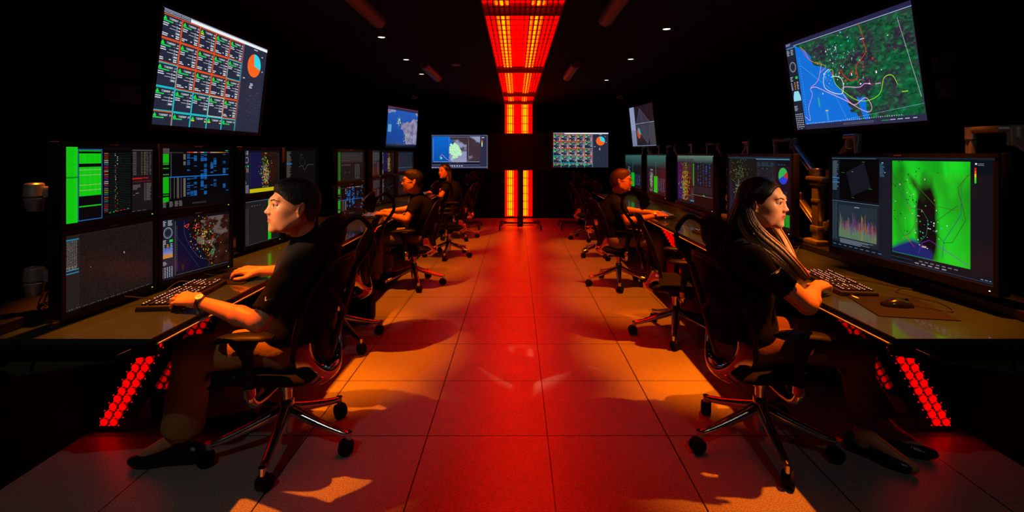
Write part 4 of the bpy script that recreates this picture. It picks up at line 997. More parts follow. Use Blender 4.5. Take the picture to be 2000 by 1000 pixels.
cable('cable', [(-1.56, 2.78, .762), (-1.62, 2.86, .762), (-1.66, 2.74, .762), (-1.72, 2.66, .80)], .0022, 'thin black mouse cable behind the near man\'s mouse')
cable('cable', [(1.75, 2.22, .765), (1.86, 2.12, .757), (1.92, 2.25, .757), (1.86, 2.42, .757), (2.0, 2.5, .757), (2.08, 2.3, .757)], .0022, 'thin mouse cable winding across the near right desk')
cable('cable', [(1.76, 2.72, .765), (1.85, 2.66, .76), (1.95, 2.5, .757), (2.06, 2.35, .757), (2.1, 2.1, .757)], .003, 'keyboard cable running under the largest monitor')
cable('cable', [(1.93, 3.38, .80), (1.84, 3.30, .757), (1.80, 3.42, .757), (1.90, 3.52, .757), (1.94, 3.40, .80)], .003, 'coiled cables on the desk behind the near woman\'s hair')
for k in range(3):
    q = .02*k
    cable('cable', [(-1.93, 2.02+q, .86), (-1.98+q, 2.06, .80), (-1.93, 2.12, .77), (-1.86-q, 2.06, .78), (-1.90, 1.99+q, .83), (-1.96, 2.04, .79), (-1.88, 2.10, .765)], .003, ['black cable hanging lowest from the lower left arm joint', 'black cable coiled around the lower left arm joint', 'black cable looping outermost beside the lower left arm joint'][k])
cable('cable', [(-2.02, 2.75, .12), (-1.98, 2.7, .02), (-1.86, 2.66, .01), (-1.80, 2.72, .06), (-1.87, 2.76, .16)], .005, 'black power cable on the floor behind the lit left desk leg', 30)
cable('cable', [(1.95, 2.80, .20), (1.96, 2.72, .08), (2.04, 2.66, .02), (2.12, 2.70, .02)], .005, 'black power cable on the floor behind the lit right desk leg', 30)
pw = MB(); pw.box((-1.93, 2.72, .05), (.11, .06, .10), .006); tag(pw.build('power_adapter', M['black']), 'small black power adapter on the floor behind the lit left desk leg', 'power adapter')
# monitor stand foot plates on right desk
for (x, y, lb) in ((1.93, 2.55, 'flat dark stand foot under the largest monitor'), (1.92, 4.05, 'flat dark stand foot under the wide monitor behind the near woman')):
    pass
def pc_tower(x, y, label):
    r = empty('computer_tower', (x, y, 0), 0, label, 'computer', 'black computer towers under the desks')
    MB().box((0, 0, .21), (.42, .18, .42), .012).build('case', M['black'], r); f = MB(); f.box((-.213 if x > 0 else .213, 0, .21), (.006, .14, .36), .002); f.build('front_panel', M['blackgloss'], r)
pc_tower(-1.72, 4.15, 'black computer tower under the left desk beside the empty chair')
pc_tower(1.78, 3.55, 'black computer tower under the right desk behind the near chair')
pc_tower(-1.75, 3.35, 'black computer tower under the left desk behind the near man')
bag = MB(); bag.box((0, 0, .13), (.30, .16, .26), .04); bag.tube([(-.08, 0, .25), (-.07, 0, .33), (.07, 0, .33), (.08, 0, .25)], .008, 8)
bo = bag.build('bag', M['fabric']); bo.location = (-1.36, 4.22, 0); tag(bo, 'black bag standing on the floor behind the near man\'s chair', 'bag')
# ------------------------------------------------------------------ chairs
def make_chair():
    r = empty('office_chair', (0, 0, 0), 0, 'x', 'chair', 'black mesh office chairs with polished bases')
    P = lambda mb, nm, m, par=None, **k: mb.build(nm, M[m], par or r, **k)
    b = MB(); R0 = .325
    for k in range(5):
        a = k*2*PI/5; d = Vector((math.cos(a), math.sin(a), 0)); n = Vector((-d.y, d.x, 0)); rings = []
        for t in [i/12 for i in range(13)]:
            rr = .02+t*(R0-.02); z = .095+.095*(1-t)**1.8+(.012*math.sin(PI*t)); w_ = .030-.012*t; h_ = .028-.013*t
            if t > .99: w_ *= .7; h_ *= .7
            rings.append([d*rr+Vector((0, 0, z))+n*w_*math.cos(q)+Vector((0, 0, 1))*h_*math.sin(q) for q in [2*PI*j/12 for j in range(12)]])
        b.loft(rings); b.cyl(d*R0+Vector((0, 0, .072)), d*R0+Vector((0, 0, .106)), .014, .017, 12)
    b.tube([(0, 0, .075), (0, 0, .08), (0, 0, .15), (0, 0, .235), (0, 0, .24)], [.020, .026, .034, .033, .03], 20)
    P(b, 'star_base', 'chrome')
    for k in range(5):
        a = k*2*PI/5; c = Vector((math.cos(a)*R0, math.sin(a)*R0, 0)); ca = a+1.1+k*.9; ax = Vector((math.cos(ca), math.sin(ca), 0)); off = Vector((-ax.y, ax.x, 0))*.012
        w_ = MB()
        for sgn in (-1, 1): w_.cyl(c+off+ax*sgn*.006+Vector((0, 0, .036)), c+off+ax*sgn*.026+Vector((0, 0, .036)), .036, seg=20, bev=.006)
        w_.cyl(c+off-ax*.007+Vector((0, 0, .036)), c+off+ax*.007+Vector((0, 0, .036)), .028, seg=16); w_.cyl(c+Vector((0, 0, .05)), c+Vector((0, 0, .078)), .010, seg=10)
        P(w_, 'caster', 'rubber')
    g = MB(); g.cyl((0, 0, .23), (0, 0, .30), .024, seg=16); g.cyl((0, 0, .29), (0, 0, .37), .031, .033, 18); P(g, 'gas_lift', 'chrome')
    sm = MB(); rings = []
    for p, wy, hz in (((.13, .352), .03, .012), ((.06, .350), .035, .018), ((-.04, .345), .035, .020), ((-.13, .350), .030, .016), ((-.20, .375), .028, .014), ((-.25, .42), .024, .012)):
        rings.append([Vector((p[0], wy*math.cos(q), p[1]+hz*math.sin(q))) for q in [2*PI*j/14 for j in range(14)]])
    sm.loft(rings); P(sm, 'tilt_bar', 'chrome')
    mc = MB(); mc.box((.05, 0, .345), (.22, .15, .055), .02); mc.cyl((.10, -.075, .33), (.10, -.105, .33), .022, seg=16, bev=.003); mc.cyl((.10, .075, .33), (.10, .105, .33), .022, seg=16, bev=.003); P(mc, 'mechanism', 'black')
    # seat
    def seat_f(t, u):
        x = -.21+.47*t; hw = .235*(1-.25*abs(2*t-1)**4); y = (u*2-1); z = .445-.012*(1-y*y)-(.045*max(0, (t-.75)/.25)**2)+.012*max(0, (.15-t)/.15)
        return (x, hw*y, z)
    st = MB(); rings = []
    for i in range(15):
        t = i/14; x = -.21+.47*t; e = min(1, (1-abs(2*t-1)**6)+.25); hw = .24*(1-.12*abs(2*t-1)**5); zc = .418-.04*max(0, (t-.72)/.28)**2; hh = .034*e
        rings.append([Vector((x, hw*math.copysign(abs(math.cos(q))**.5, math.cos(q)), zc+hh*math.copysign(abs(math.sin(q))**.7, math.sin(q)))) for q in [2*PI*j/28 for j in range(28)]])
    st.loft(rings); P(st, 'seat', 'fabric')
    # arms
    for sgn in (-1, 1):
        a = MB(); a.tube(bez([(0.02, sgn*.03, .335), (.03, sgn*.14, .315), (.03, sgn*.225, .325), (.03, sgn*.262, .365), (.03, sgn*.265, .40)], 20), .019, 12); a.cyl((.03, sgn*.265, .375), (.03, sgn*.265, .415), .026, seg=16, bev=.003)
        ar = a.build('armrest_bracket', M['chrome'], r)
        p = MB(); rings = []
        for z, cx, wx in ((.405, .03, .022), (.47, .032, .021), (.53, .04, .024), (.57, .052, .038), (.60, .06, .062), (.612, .06, .07)):
            rings.append([Vector((cx+wx*math.cos(q), sgn*.265+.017*math.sin(q), z)) for q in [2*PI*j/16 for j in range(16)]])
        p.loft(rings); P(p, 'armrest_post', 'black')
        pd_ = MB(); rings = []
        for i in range(13):
            t = i/12; x = -.075+.27*t; e = (1-abs(2*t-1)**5)**.5 if 0 < t < 1 else .3; zc = .632-.018*t*t+.006*math.sin(PI*t)
            rings.append([Vector((x, sgn*.262+.046*e*math.cos(q), zc+.017*e*math.sin(q))) for q in [2*PI*j/16 for j in range(16)]])
        pd_.loft(rings); P(pd_, 'armrest_pad', 'black')
    # backrest
    def bx(z): t = (z-.5)/.43; return -.165-.135*t-.02*math.sin(PI*max(0, min(1, t)))*-1
    def back_f(u, v):
        z = .50+.44*v; hw = .175+.065*math.sin(PI*min(1, .25+.6*v))-.035*max(0, (v-.8)/.2)**2-.03*(1-v)**2; y = (u*2-1)*hw; zz = z-.03*abs(u*2-1)**3*v
        return (bx(z)+.045*(u*2-1)**2-.0, y, zz)
    bk = MB(); bk.grid(back_f, 20, 16, .010); P(bk, 'backrest', 'fabric')
    per = [back_f(i/20, 0) for i in range(21)]+[back_f(1, i/16) for i in range(1, 17)]+[back_f(1-i/20, 1) for i in range(1, 21)]+[back_f(0, 1-i/16) for i in range(1, 16)]
    fr = MB(); fr.tube([Vector(p)+Vector((-.005, 0, 0)) for p in per], .0125, 10, True); P(fr, 'back_frame', 'black')
    sp = MB(); sp.tube(bez([(-.20, 0, .42), (-.235, 0, .52), (-.275, 0, .66), (-.315, 0, .80), (-.345, 0, .90)], 16), [.024]*17, 10, sy=.6); 
    for sgn in (-1, 1): sp.tube(bez([(-.29, 0, .66), (-.29, sgn*.08, .74), (-.275, sgn*.15, .83)], 10), .011, 8)
    P(sp, 'spine', 'black')
    # polished lower shell (U shaped spoon)
    def shell_f(u, v):
        a = -PI*.5+(u-.5)*PI*1.14; ro = 1.0; ri = .56+.22*abs(u*2-1)**1.5
        k = ri+(ro-ri)*v
        y = .195*math.cos(a+0)*k if False else .195*math.sin((u-.5)*PI*1.14)*k; z = .535-.205*math.cos((u-.5)*PI*1.14)*k
        x = -.185-.035*math.cos((u-.5)*PI)-(.040*math.sin(PI*min(1, v*.95+.05)))+(.05*(y/.19)**2)-.04*max(0, (z-.5))+.03*v*math.cos((u-.5)*PI)
        return (x, y, z)
    sh = MB(); sh.grid(shell_f, 44, 14, -.006); P(sh, 'polished_shell', 'mirror', sharp=70)
    def lum_f(u, v):
        ang = 2*PI*u; rr = v; y = .118*rr*math.sin(ang); z = .56-.14*rr*math.cos(ang)
        return (-.212-.02*math.sqrt(max(0, 1-rr*rr))+.05*(y/.19)**2, y, z)
    lm = MB(); lm.grid(lum_f, 28, 8, .01); P(lm, 'lumbar_pad', 'black')
    # headrest
    def head_f(u, v):
        y = (u*2-1)*.15; zz = (v*2-1); hw = .070*(1-.80*abs(u*2-1)**2.6)
        return (-.262+.05*(u*2-1)**2-.012*(1-zz*zz), y, 1.065+zz*hw)
    hp = MB(); hp.grid(head_f, 18, 8, .006); hd = P(hp, 'headrest', 'fabric')
    per = [head_f(i/18, 0) for i in range(19)]+[head_f(1, i/8) for i in range(1, 9)]+[head_f(1-i/18, 1) for i in range(1, 19)]+[head_f(0, 1-i/8) for i in range(1, 8)]
    hf = MB(); hf.tube(per, .011, 10, True); hf.build('headrest_frame', M['black'], hd)
    hb = MB(); hb.tube(bez([(-.335, 0, .88), (-.375, 0, .935), (-.415, 0, 1.0), (-.41, 0, 1.075), (-.36, 0, 1.125), (-.30, 0, 1.10), (-.275, 0, 1.06)], 30), .0125, 10, sy=1.0); hb.build('headrest_bar', M['black'], hd)
    return r
chair0 = make_chair()
CH = [(-1.12, 2.42, PI-.04, 'chair the near man with the watch sits in, left foreground'), (-1.36, 3.78, PI+.12, 'empty chair between the near man and the glasses man on the left'),
      (-1.12, 5.42, PI, 'chair under the glasses man at the left desk'), (-.95, 6.96, PI+.1, 'empty chair on the left between the glasses man and the far woman'), (-.98, 8.42, PI-.1, 'chair under the far woman at the left desk'),
      (1.20, 2.44, .04, 'chair the near woman sits in, right foreground'), (1.26, 3.92, -.22, 'empty chair with cyan-reflecting shell behind the near woman'), (1.12, 5.42, 0, 'chair under the bespectacled man at the right desk'),
      (1.22, 6.95, .12, 'empty chair behind the bespectacled man at the right desk'), (1.22, 8.35, -.1, 'farthest empty chair at the right desk')]
base_rot = [-82-180, 30, -70, -20, 10, -97, -110, -100, 200, 120]
for i, (x, y, rz, lb) in enumerate(CH):
    c = chair0 if i == 0 else copy_tree(chair0)
    c.location = (x, y, 0); c.rotation_euler = (0, 0, rz); c['label'] = lb
    br = math.radians(base_rot[i])-(rz if i else -.04)
    for ch in c.children:
        n = ch.name.split('.')[0]
        if n in ('star_base', 'caster'): ch.rotation_euler = (0, 0, br)
# ------------------------------------------------------------------ SDF bodies
class SDF:
    def __init__(s): s.p = []
    def cap(s, a, b, ra, rb=None, k=.02, op='u'):
        a = np.array(a, float); b = np.array(b, float); rb = ra if rb is None else rb
        s.p.append(('c', a, b, ra, rb, k, op, (a+b)/2, np.linalg.norm(b-a)/2+max(ra, rb))); return s
    def ell(s, c, r, R=None, k=.02, op='u'):
        c = np.array(c, float); r = np.array(r, float); R = np.eye(3) if R is None else np.array(R)
        s.p.append(('e', c, r, R, None, k, op, c, float(r.max()))); return s
    def plane(s, pt, n):   # keep the side n points away from (subtract the side of n)
        n = np.array(n, float); n /= np.linalg.norm(n); s.p.append(('p', np.array(pt, float), n, None, None, .0, 'k', np.array(pt, float), 1e9)); return s
    def dist(s, q, P):
        if q[0] == 'c':
            ba = q[2]-q[1]; L = ba.dot(ba) or 1e-12; pa = P-q[1]; t = np.clip(pa.dot(ba)/L, 0, 1)
            return np.linalg.norm(pa-t[:, None]*ba, axis=1)-(q[3]+(q[4]-q[3])*t)
        if q[0] == 'e':
            l = (P-q[1]).dot(q[3]); k0 = np.linalg.norm(l/q[2], axis=1); k1 = np.linalg.norm(l/(q[2]**2), axis=1)
            return k0*(k0-1)/np.maximum(k1, 1e-9)
        return (P-q[1]).dot(q[2])
    def ev(s, P, cull=None):
        d = np.full(len(P), 10.0)
        for q in s.p:
            if cull is not None and q[0] != 'p':
                m = np.nonzero(((P-q[7])**2).sum(1) < (q[8]+cull)**2)[0]
                if not len(m): continue
                e = s.dist(q, P[m]); dd = d[m]
            else: m = slice(None); e = s.dist(q, P); dd = d
            k = q[5]
            if q[6] == 'u':
                if k > 0: h = np.maximum(k-np.abs(dd-e), 0)/k; v = np.minimum(dd, e)-h*h*k*.25
                else: v = np.minimum(dd, e)
            elif q[6] == 's':
                if k > 0: h = np.maximum(k-np.abs(dd+e), 0)/k; v = np.maximum(dd, -e)+h*h*k*.25
                else: v = np.maximum(dd, -e)
            else: v = np.maximum(dd, e)
            d[m] = v
        return d
    def mesh(s, h):
        lo = np.min([q[7]-q[8] for q in s.p if q[6] == 'u'], axis=0)-.02; hi = np.max([q[7]+q[8] for q in s.p if q[6] == 'u'], axis=0)+.02
        B = 8; nb = np.ceil((hi-lo)/(h*B)).astype(int); n = nb*B
        bi = np.stack(np.meshgrid(*[np.arange(x) for x in nb], indexing='ij'), -1).reshape(-1, 3)
        ctr = lo+(bi+.5)*h*B; d = s.ev(ctr); act = bi[np.abs(d) < h*B*.87*1.25+.012]
        off = np.stack(np.meshgrid(*[np.arange(B+1)]*3, indexing='ij'), -1).reshape(-1, 3)
        F = np.full(tuple(n+1), 10.0, np.float32)
        for c0 in range(0, len(act), 600):
            idx = (act[c0:c0+600, None, :]*B+off[None]).reshape(-1, 3)
            v = s.ev(lo+idx*h, .06); F[idx[:, 0], idx[:, 1], idx[:, 2]] = v
        co = np.stack(np.meshgrid(*[np.arange(B)]*3, indexing='ij'), -1).reshape(-1, 3)
        cell = (act[:, None, :]*B+co[None]).reshape(-1, 3)
        corners = [(a, b, c) for a in (0, 1) for b in (0, 1) for c in (0, 1)]
        val = np.stack([F[cell[:, 0]+a, cell[:, 1]+b, cell[:, 2]+c] for a, b, c in corners], 1)
        ins = val < 0; m = ins.any(1) & ~ins.all(1); cell = cell[m]; val = val[m]
        acc = np.zeros((len(cell), 3)); cnt = np.zeros(len(cell)); cr = np.array(corners, float)
        for i in range(8):
            for j in range(i+1, 8):
                if np.abs(cr[i]-cr[j]).sum() != 1: continue
                a, b = val[:, i], val[:, j]; x = (a < 0) != (b < 0); t = np.where(x, a/np.where(x, a-b, 1), 0)
                acc[x] += (cr[i]+(cr[j]-cr[i])*t[:, None])[x]; cnt[x] += 1
        V = lo+(cell+acc/cnt[:, None])*h
        ID = np.full(tuple(n+1), -1, np.int32); ID[cell[:, 0], cell[:, 1], cell[:, 2]] = np.arange(len(cell))
        Q = []
        for ax in range(3):
            e = np.zeros(3, int); e[ax] = 1; o1 = np.zeros(3, int); o1[(ax+1) % 3] = 1; o2 = np.zeros(3, int); o2[(ax+2) % 3] = 1
            a = F[cell[:, 0], cell[:, 1], cell[:, 2]] < 0; c2 = cell+e; b = F[c2[:, 0], c2[:, 1], c2[:, 2]] < 0
            mm = (a != b) & (cell.min(1) > 0); cc = cell[mm]; ia = a[mm]
            g = lambda c: ID[c[:, 0], c[:, 1], c[:, 2]]
            q = np.stack([g(cc), g(cc-o1), g(cc-o1-o2), g(cc-o2)], 1); ok = (q >= 0).all(1); q = q[ok]; ia = ia[ok]
            q[~ia] = q[~ia][:, ::-1]; Q.append(q)
        Q = np.concatenate(Q)
        return V, Q
def np_mesh(name, V, Q, m, parent, cols=None):
    me = bpy.data.meshes.new(name); me.vertices.add(len(V)); me.vertices.foreach_set('co', V.astype(np.float32).ravel())
    me.loops.add(Q.size); me.loops.foreach_set('vertex_index', Q.astype(np.int32).ravel()); me.polygons.add(len(Q))
    me.polygons.foreach_set('loop_start', np.arange(len(Q), dtype=np.int32)*4); me.polygons.foreach_set('loop_total', np.full(len(Q), 4, np.int32))
    me.update(calc_edges=True); me.validate(); me.polygons.foreach_set('use_smooth', [True]*len(me.polygons)); me.materials.append(m)
    if cols is not None:
        a = me.color_attributes.new('Col', 'FLOAT_COLOR', 'POINT'); arr = np.ones((len(V), 4), np.float32); arr[:, :3] = cols; a.data.foreach_set('color', arr.ravel())
    o = bpy.data.objects.new(name, me); COL.objects.link(o); o.parent = parent
    o.matrix_parent_inverse = Matrix.Translation(-Vector(parent.location)); return o
def V3(*a): return np.array(a, float)
def unit(v): return v/np.linalg.norm(v)
def hand(S, wr, d, up, thumb, curl=.5, spread=.10, L=1.0, finger_r=.0085, drop=0.0, tips=None):
    """wr wrist, d direction wrist->knuckles, up = back-of-hand normal, thumb = +1/-1 side along side axis"""
    d = unit(d); side = unit(np.cross(up, d)); up = np.cross(d, side); side = side*thumb     # side points towards the thumb
    kn = []
    for i, (o, ln) in enumerate(((.030, .088), (.010, .094), (-.010, .090), (-.029, .081))):
        k_ = wr+d*ln*L+side*o*L+up*(.002 if i in (1, 2) else -.002); kn.append(k_)
        S.cap(wr+side*o*.45*L+d*.01, k_, .0155*L, .0118*L, .014)
    S.cap(wr+d*.035*L+side*.018*L-up*.006, wr+d*.06*L+side*.024*L-up*.008, .015*L, .013*L, .014)
    for i, ln in enumerate((.070, .078, .073, .057)):
        c = curl*(.9+.12*i); ang = -.05
        p = kn[i]; fd = unit(d+side*spread*(1.5-i)/1.5); r0 = finger_r*(1 if i < 3 else .88)*L
        for j, (f, cc) in enumerate(((.44, .55), (.31, .95), (.25, .70))):
            ang += c*cc; v = fd*math.cos(ang)-up*math.sin(ang); q = p+v*ln*f*L
            S.cap(p, q, r0*(1-.08*j), r0*(.92-.09*j), .005 if j else .008); p = q
    t0 = wr+d*.022*L+side*.022*L-up*.006; t1 = t0+unit(d*.75+side*.75-up*.25)*.042*L; t2 = t1+unit(d*.95+side*.22-up*.25)*.034*L; t3 = t2+unit(d*.98-side*.05-up*.2)*.026*L
    S.cap(t0, t1, .0145*L, .0115*L, .014); S.cap(t1, t2, .0108*L, .0098*L, .006); S.cap(t2, t3, .0098*L, .0085*L, .005)
def rotm(yaw, pitch, roll=0):
    return np.array(Matrix.Rotation(yaw, 3, 'Z') @ Matrix.Rotation(-pitch, 3, 'Y') @ Matrix.Rotation(roll, 3, 'X'))
def person(label, P):
    h = P.get('h', .004); s = P['s']; hc = V3(*P['head']); hs = P.get('hs', 1.0); HR = rotm(P['yaw'], P.get('pitch', 0), P.get('roll', 0))
    root = empty('person', (P['hips'][0], P['hips'][1], 0), 0, label, 'person')
    L = lambda x, y, z: hc+HR.dot(V3(x, y, z)*hs)
    fem = P.get('fem', False); neck = V3(*P['neck'])
    S = SDF()
    def E(c, r, k=.02, op='u', R=None): S.ell(L(*c), V3(*r)*hs, HR if R is None else HR.dot(R), k*hs, op)
    def Cc(a, b, ra, rb=None, k=.01, op='u'): S.cap(L(*a), L(*b), ra*hs, (ra if rb is None else rb)*hs, k*hs, op)
    # ---- head
    E((-.016, 0, .036), (.098, .077, .084)); E((.022, 0, -.012), (.068, .062, .094), .03)
    jw = .050 if fem else .055
    E((.030, 0, -.066), (.055, jw, .044), .025); E((.072, 0, -.098), (.019, .022, .018), .022)
    Cc((-.015, -.056, -.035), (.04, -.040, -.085), .018, .014, .02); Cc((-.015, .056, -.035), (.04, .040, -.085), .018, .014, .02)
    E((.052, 0, -.040), (.038, .038, .050), .02)
    for y in (-1, 1):
        E((.058, y*.042, -.014), (.024, .020, .022), .022); E((.022, y*.040, -.042), (.050, .024, .045), .03)
        E((.1015, y*.033, .008), (.015, .018, .0105), .010, 's')
        E((.0755, y*.0315, .0095), (.0120, .0135, .0115), .003)
        Cc((.0865, y*.016, .013), (.0905, y*.030, .0195), .0032, .0034, .003); Cc((.0905, y*.030, .0195), (.0805, y*.047, .0125), .0034, .003, .003)
        Cc((.0870, y*.018, .002), (.0885, y*.031, -.0015), .0024, .0026, .004); Cc((.0885, y*.031, -.0015), (.0815, y*.045, .004), .0026, .0024, .004)
        # ear
        er = np.array(Matrix.Rotation(-.18, 3, 'Y') @ Matrix.Rotation(y*.32, 3, 'Z'))
        E((-.014, y*.081, .000), (.0175, .0065, .031), .006, 'u', er); E((-.0105, y*.0895, .003), (.0095, .0065, .0175), .003, 's', er)
        Cc((-.004, y*.079, -.004), (-.001, y*.079, -.014), .0045, .0045, .004); Cc((-.012, y*.080, -.026), (-.010, y*.079, -.031), .0065, .006, .004)
    Cc((.078, -.036, .032), (.084, 0, .030), .011, .012, .016); Cc((.078, .036, .032), (.084, 0, .030), .011, .012, .016)
    nb = .88 if fem else 1
    nx = P.get('nose', 0)
    Cc((.082, 0, .018), (.092, 0, -.022), .011, .015*nb, .010)
    Cc((.0905, 0, .014), (.1040+nx, 0, -.019), .0062, .0078*nb, .010); E((.1045+nx, 0, -.0235), (.0110, .0105*nb, .0092), .006)
    for y in (-1, 1): E((.0965, y*.0125*nb, -.0270), (.0105, .0065, .0075), .005); E((.1035+nx, y*.0058, -.0330), (.005, .0030, .003), .002, 's')
    Cc((.094, 0, -.032), (.0905, 0, -.046), .007, .007, .01)
    for y in (-1, 1):
        Cc((.0840, y*.022, -.0550), (.0935, y*.004, -.0510), .0036, .0052, .005); Cc((.0830, y*.020, -.0600), (.0915, 0, -.0635), .0042, .0062, .005)
        Cc((.0930, y*.023, -.0562), (.1000, 0, -.0568), .0018, .0020, .002, 's')
    nr = .047 if fem else .056
    S.cap(L(-.022, 0, -.045), neck, nr*hs, (nr+.004), .03)
    # ---- torso and limbs
    hips = V3(*P['hips']); chest = V3(*P['chest']); sh = [V3(*p) for p in P['sh']]; el = [V3(*p) for p in P['el']]; wr = [V3(*p) for p in P['wr']]
    tw = P.get('tw', 1.0)
    S.ell(chest, V3(.11, .155, .17)*tw, None, .05); S.cap(hips+V3(0, -.07, .02), hips+V3(0, .07, .02), .115*tw, .115*tw, .05); S.cap(hips+V3(0, 0, .05), chest-V3(0, 0, .05), .12*tw, .12*tw, .06)
    S.cap(sh[0], sh[1], .042, .042, .04); S.cap(neck, chest+V3(0, 0, .06), .052, .068, .03)
    for i in (0, 1):
        S.cap(sh[i], el[i], .046*P.get('arm', 1), .037*P.get('arm', 1), .02); mid = el[i]+(wr[i]-el[i])*.3
        S.cap(el[i], mid, .037*P.get('arm', 1), .038*P.get('arm', 1), .015); S.cap(mid, wr[i], .037*P.get('arm', 1), .0235, .015)
        S.ell(wr[i], (.021, .021, .021), None, .015)
        kd = P['kd'][i]; hand(S, wr[i], V3(*kd[0]), V3(*kd[1]), kd[2], kd[3], L=P.get('hl', 1.0))
    for i in (0, 1):
        hp = hips+V3(0, (-.09, .09)[i], -.005); kn = V3(*P['kn'][i]); an = V3(*P['an'][i]); to = V3(*P['to'][i])
        S.cap(hp, kn, .078, .056, .03); S.cap(kn, an, .052, .036, .02); S.cap(an, to, .036, .022, .02); S.cap(an, an+V3(0, 0, -.06), .034, .030, .02)
    Vv, Q = S.mesh(h)
    skin = np.array(srgb(P['skin'])); cols = np.tile(skin, (len(Vv), 1))
    lv = (Vv-hc).dot(HR)/hs
    lip = (lv[:, 0] > .074) & (np.abs(lv[:, 1]) < .024) & (lv[:, 2] > -.0705+.25*np.abs(lv[:, 1])) & (lv[:, 2] < -.0455-.28*np.abs(lv[:, 1]))
    lw = np.clip((.0225-np.abs(lv[:, 1]))/.004, 0, 1)*np.clip((lv[:, 2]+.0695-.30*np.abs(lv[:, 1]))/.003, 0, 1)*np.clip((-.0450-.28*np.abs(lv[:, 1])-lv[:, 2])/.003, 0, 1)*(lv[:, 0] > .074)*(.75 if not fem else .9)
    cols = cols*(1-lw[:, None])+np.array(srgb(P.get('lip', '#9a4a44')))*lw[:, None]
    if not fem:
        beard = (lv[:, 0] > .02) & (lv[:, 2] < -.04) & (lv[:, 2] > -.12) & ~lip; cols[beard] *= .93
    cheek = (np.hypot(lv[:, 1]*0+np.abs(lv[:, 1])-.045, lv[:, 2]+.02) < .02) & (lv[:, 0] > .04); cols[cheek] *= np.array([1.0, .93, .9])
    np_mesh('body', Vv, Q, M['skin'], root, cols)
    # ---- eyes
    def surf(y_, z_, out=0.0):
        x_ = .135
        for _ in range(40):
            e_ = S.ev(L(x_, y_, z_)[None])[0]
            if e_ < .0004: break
            x_ -= max(e_*.7, .0003)/hs
        return L(x_+out, y_, z_)
    for y in (-1, 1):
        ec = Vector(L(.0778, y*.0315, .0095)); fwd = Vector(HR.dot(V3(1, 0, 0))); mb = MB(); mb.sphere(ec, .0138*hs, seg=18); mb.V = [v for v in mb.V]
        cl = []
        gz = Vector(HR.dot(unit(V3(1, P.get('gaze', 0), .0))))
        for v in mb.V:
            a = math.acos(max(-1, min(1, (v-ec).normalized().dot(gz)))); cl.append((.004, .003, .003) if a < .22 else ((.035, .016, .008) if a < .46 else (.62, .56, .52)))
        mb2 = []
        # rotate sphere so that its pole looks forward
        rot = Vector((0, 0, 1)).rotation_difference(gz).to_matrix(); cl = []
        sp = MB(); sp.sphere((0, 0, 0), .0138*hs, seg=22)
        for v in sp.V:
            a = math.acos(max(-1, min(1, v.normalized().z))); cl.append((.004, .003, .003) if a < .26 else ((.03, .013, .007) if a < .60 else (.45, .40, .37)))
        link_mesh('eye', [rot @ v+ec for v in sp.V], sp.F, M['eye'], root, True, 180, cols=cl, world=True)
        eb = MB(); eb.tube([surf(y*a_, z_) for a_, z_ in ((.012, .0275), (.018, .0300), (.025, .0320), (.032, .0335), (.039, .0335), (.045, .0315), (.050, .0285))], [.0018*hs, .0027*hs, .0032*hs, .0032*hs, .0028*hs, .0020*hs, .0012*hs], 8)
        eb.build('eyebrow', M['hair_dark' if P['hair'] != 'brown' else 'hair_brown'], root, world=True)
        lash = MB(); lash.tube([L(.0893, y*.017, .0130), L(.0938, y*.031, .0168), L(.0836, y*.0475, .0108)], .0011*hs, 6); lash.build('eyelashes', M['hair_black'], root, world=True)
    # ---- hair
    H = SDF(); HE = lambda c, r, k=.01, op='u': H.ell(L(*c), V3(*r)*hs, HR, k*hs, op)
    HC = lambda a, b, ra, rb=None, k=.01, op='u': H.cap(L(*a), L(*b), ra*hs, (ra if rb is None else rb)*hs, k*hs, op)
    if not fem:
        HE((-.018, 0, .040), (.104, .0815, .090)); HE((-.05, 0, .0), (.068, .070, .075), .02)
        HE((.012, 0, .092), (.072, .062, .040), .03)
        HE((.108, 0, -.030), (.078, .13, .102), .006, 's')
        for y in (-1, 1): HE((.0, y*.088, -.018), (.026, .028, .040), .005, 's')
        H.plane(L(.02, 0, -.030), -HR.dot(V3(-.42, 0, 1)))
        Hv, Hq = H.mesh(h*1.0); np_mesh('hair', Hv, Hq, M['hair_'+P['hair']], root)
    else:
        HE((-.020, 0, .040), (.107, .087, .092)); HE((-.055, 0, -.01), (.068, .078, .085), .03)
        for y in (-1, 1): HC((.020, y*.035, .100), (-.02, y*.078, .050), .020, .020, .02); HC((-.02, y*.078, .050), (-.05, y*.070, -.03), .022, .022, .02)
        HE((.112, 0, -.006), (.080, .100, .106), .006, 's')
        for y in (-1, 1): HE((.005, y*.096, -.012), (.026, .024, .034), .006, 's'); HE((.075, y*.06, -.03), (.05, .06, .08), .006, 's'); HE((.035, y*.085, -.055), (.042, .04, .05), .006, 's')
        for ch in P['locks']:
            pts = bez([tuple(c[:3]) for c in ch], 40 if h < .005 else 12)
            rad = np.interp(np.linspace(0, 1, len(pts)), np.linspace(0, 1, len(ch)), [c[3] for c in ch])
            for a, b, r0, r1 in zip(pts[:-1], pts[1:], rad[:-1], rad[1:]): H.cap(tuple(a), tuple(b), r0, r1, .0035)
        Hv, Hq = H.mesh(h*1.0)
        lz = (Hv-hc).dot(HR)[:, 2]; t = (np.clip((-.03-lz)/.11, 0, 1)*np.clip((s*(Hv[:, 0]-hc[0])+.085)/.05, 0, 1))[:, None]
        c0 = np.array(srgb(P.get('root_col', '#1c0e0a'))); c1 = np.array(srgb(P.get('tip_col', '#8a6030')))
        np_mesh('hair', Hv, Hq, M['hair_attr'], root, c0*(1-t)+c1*t)
        rr = random.Random(11)
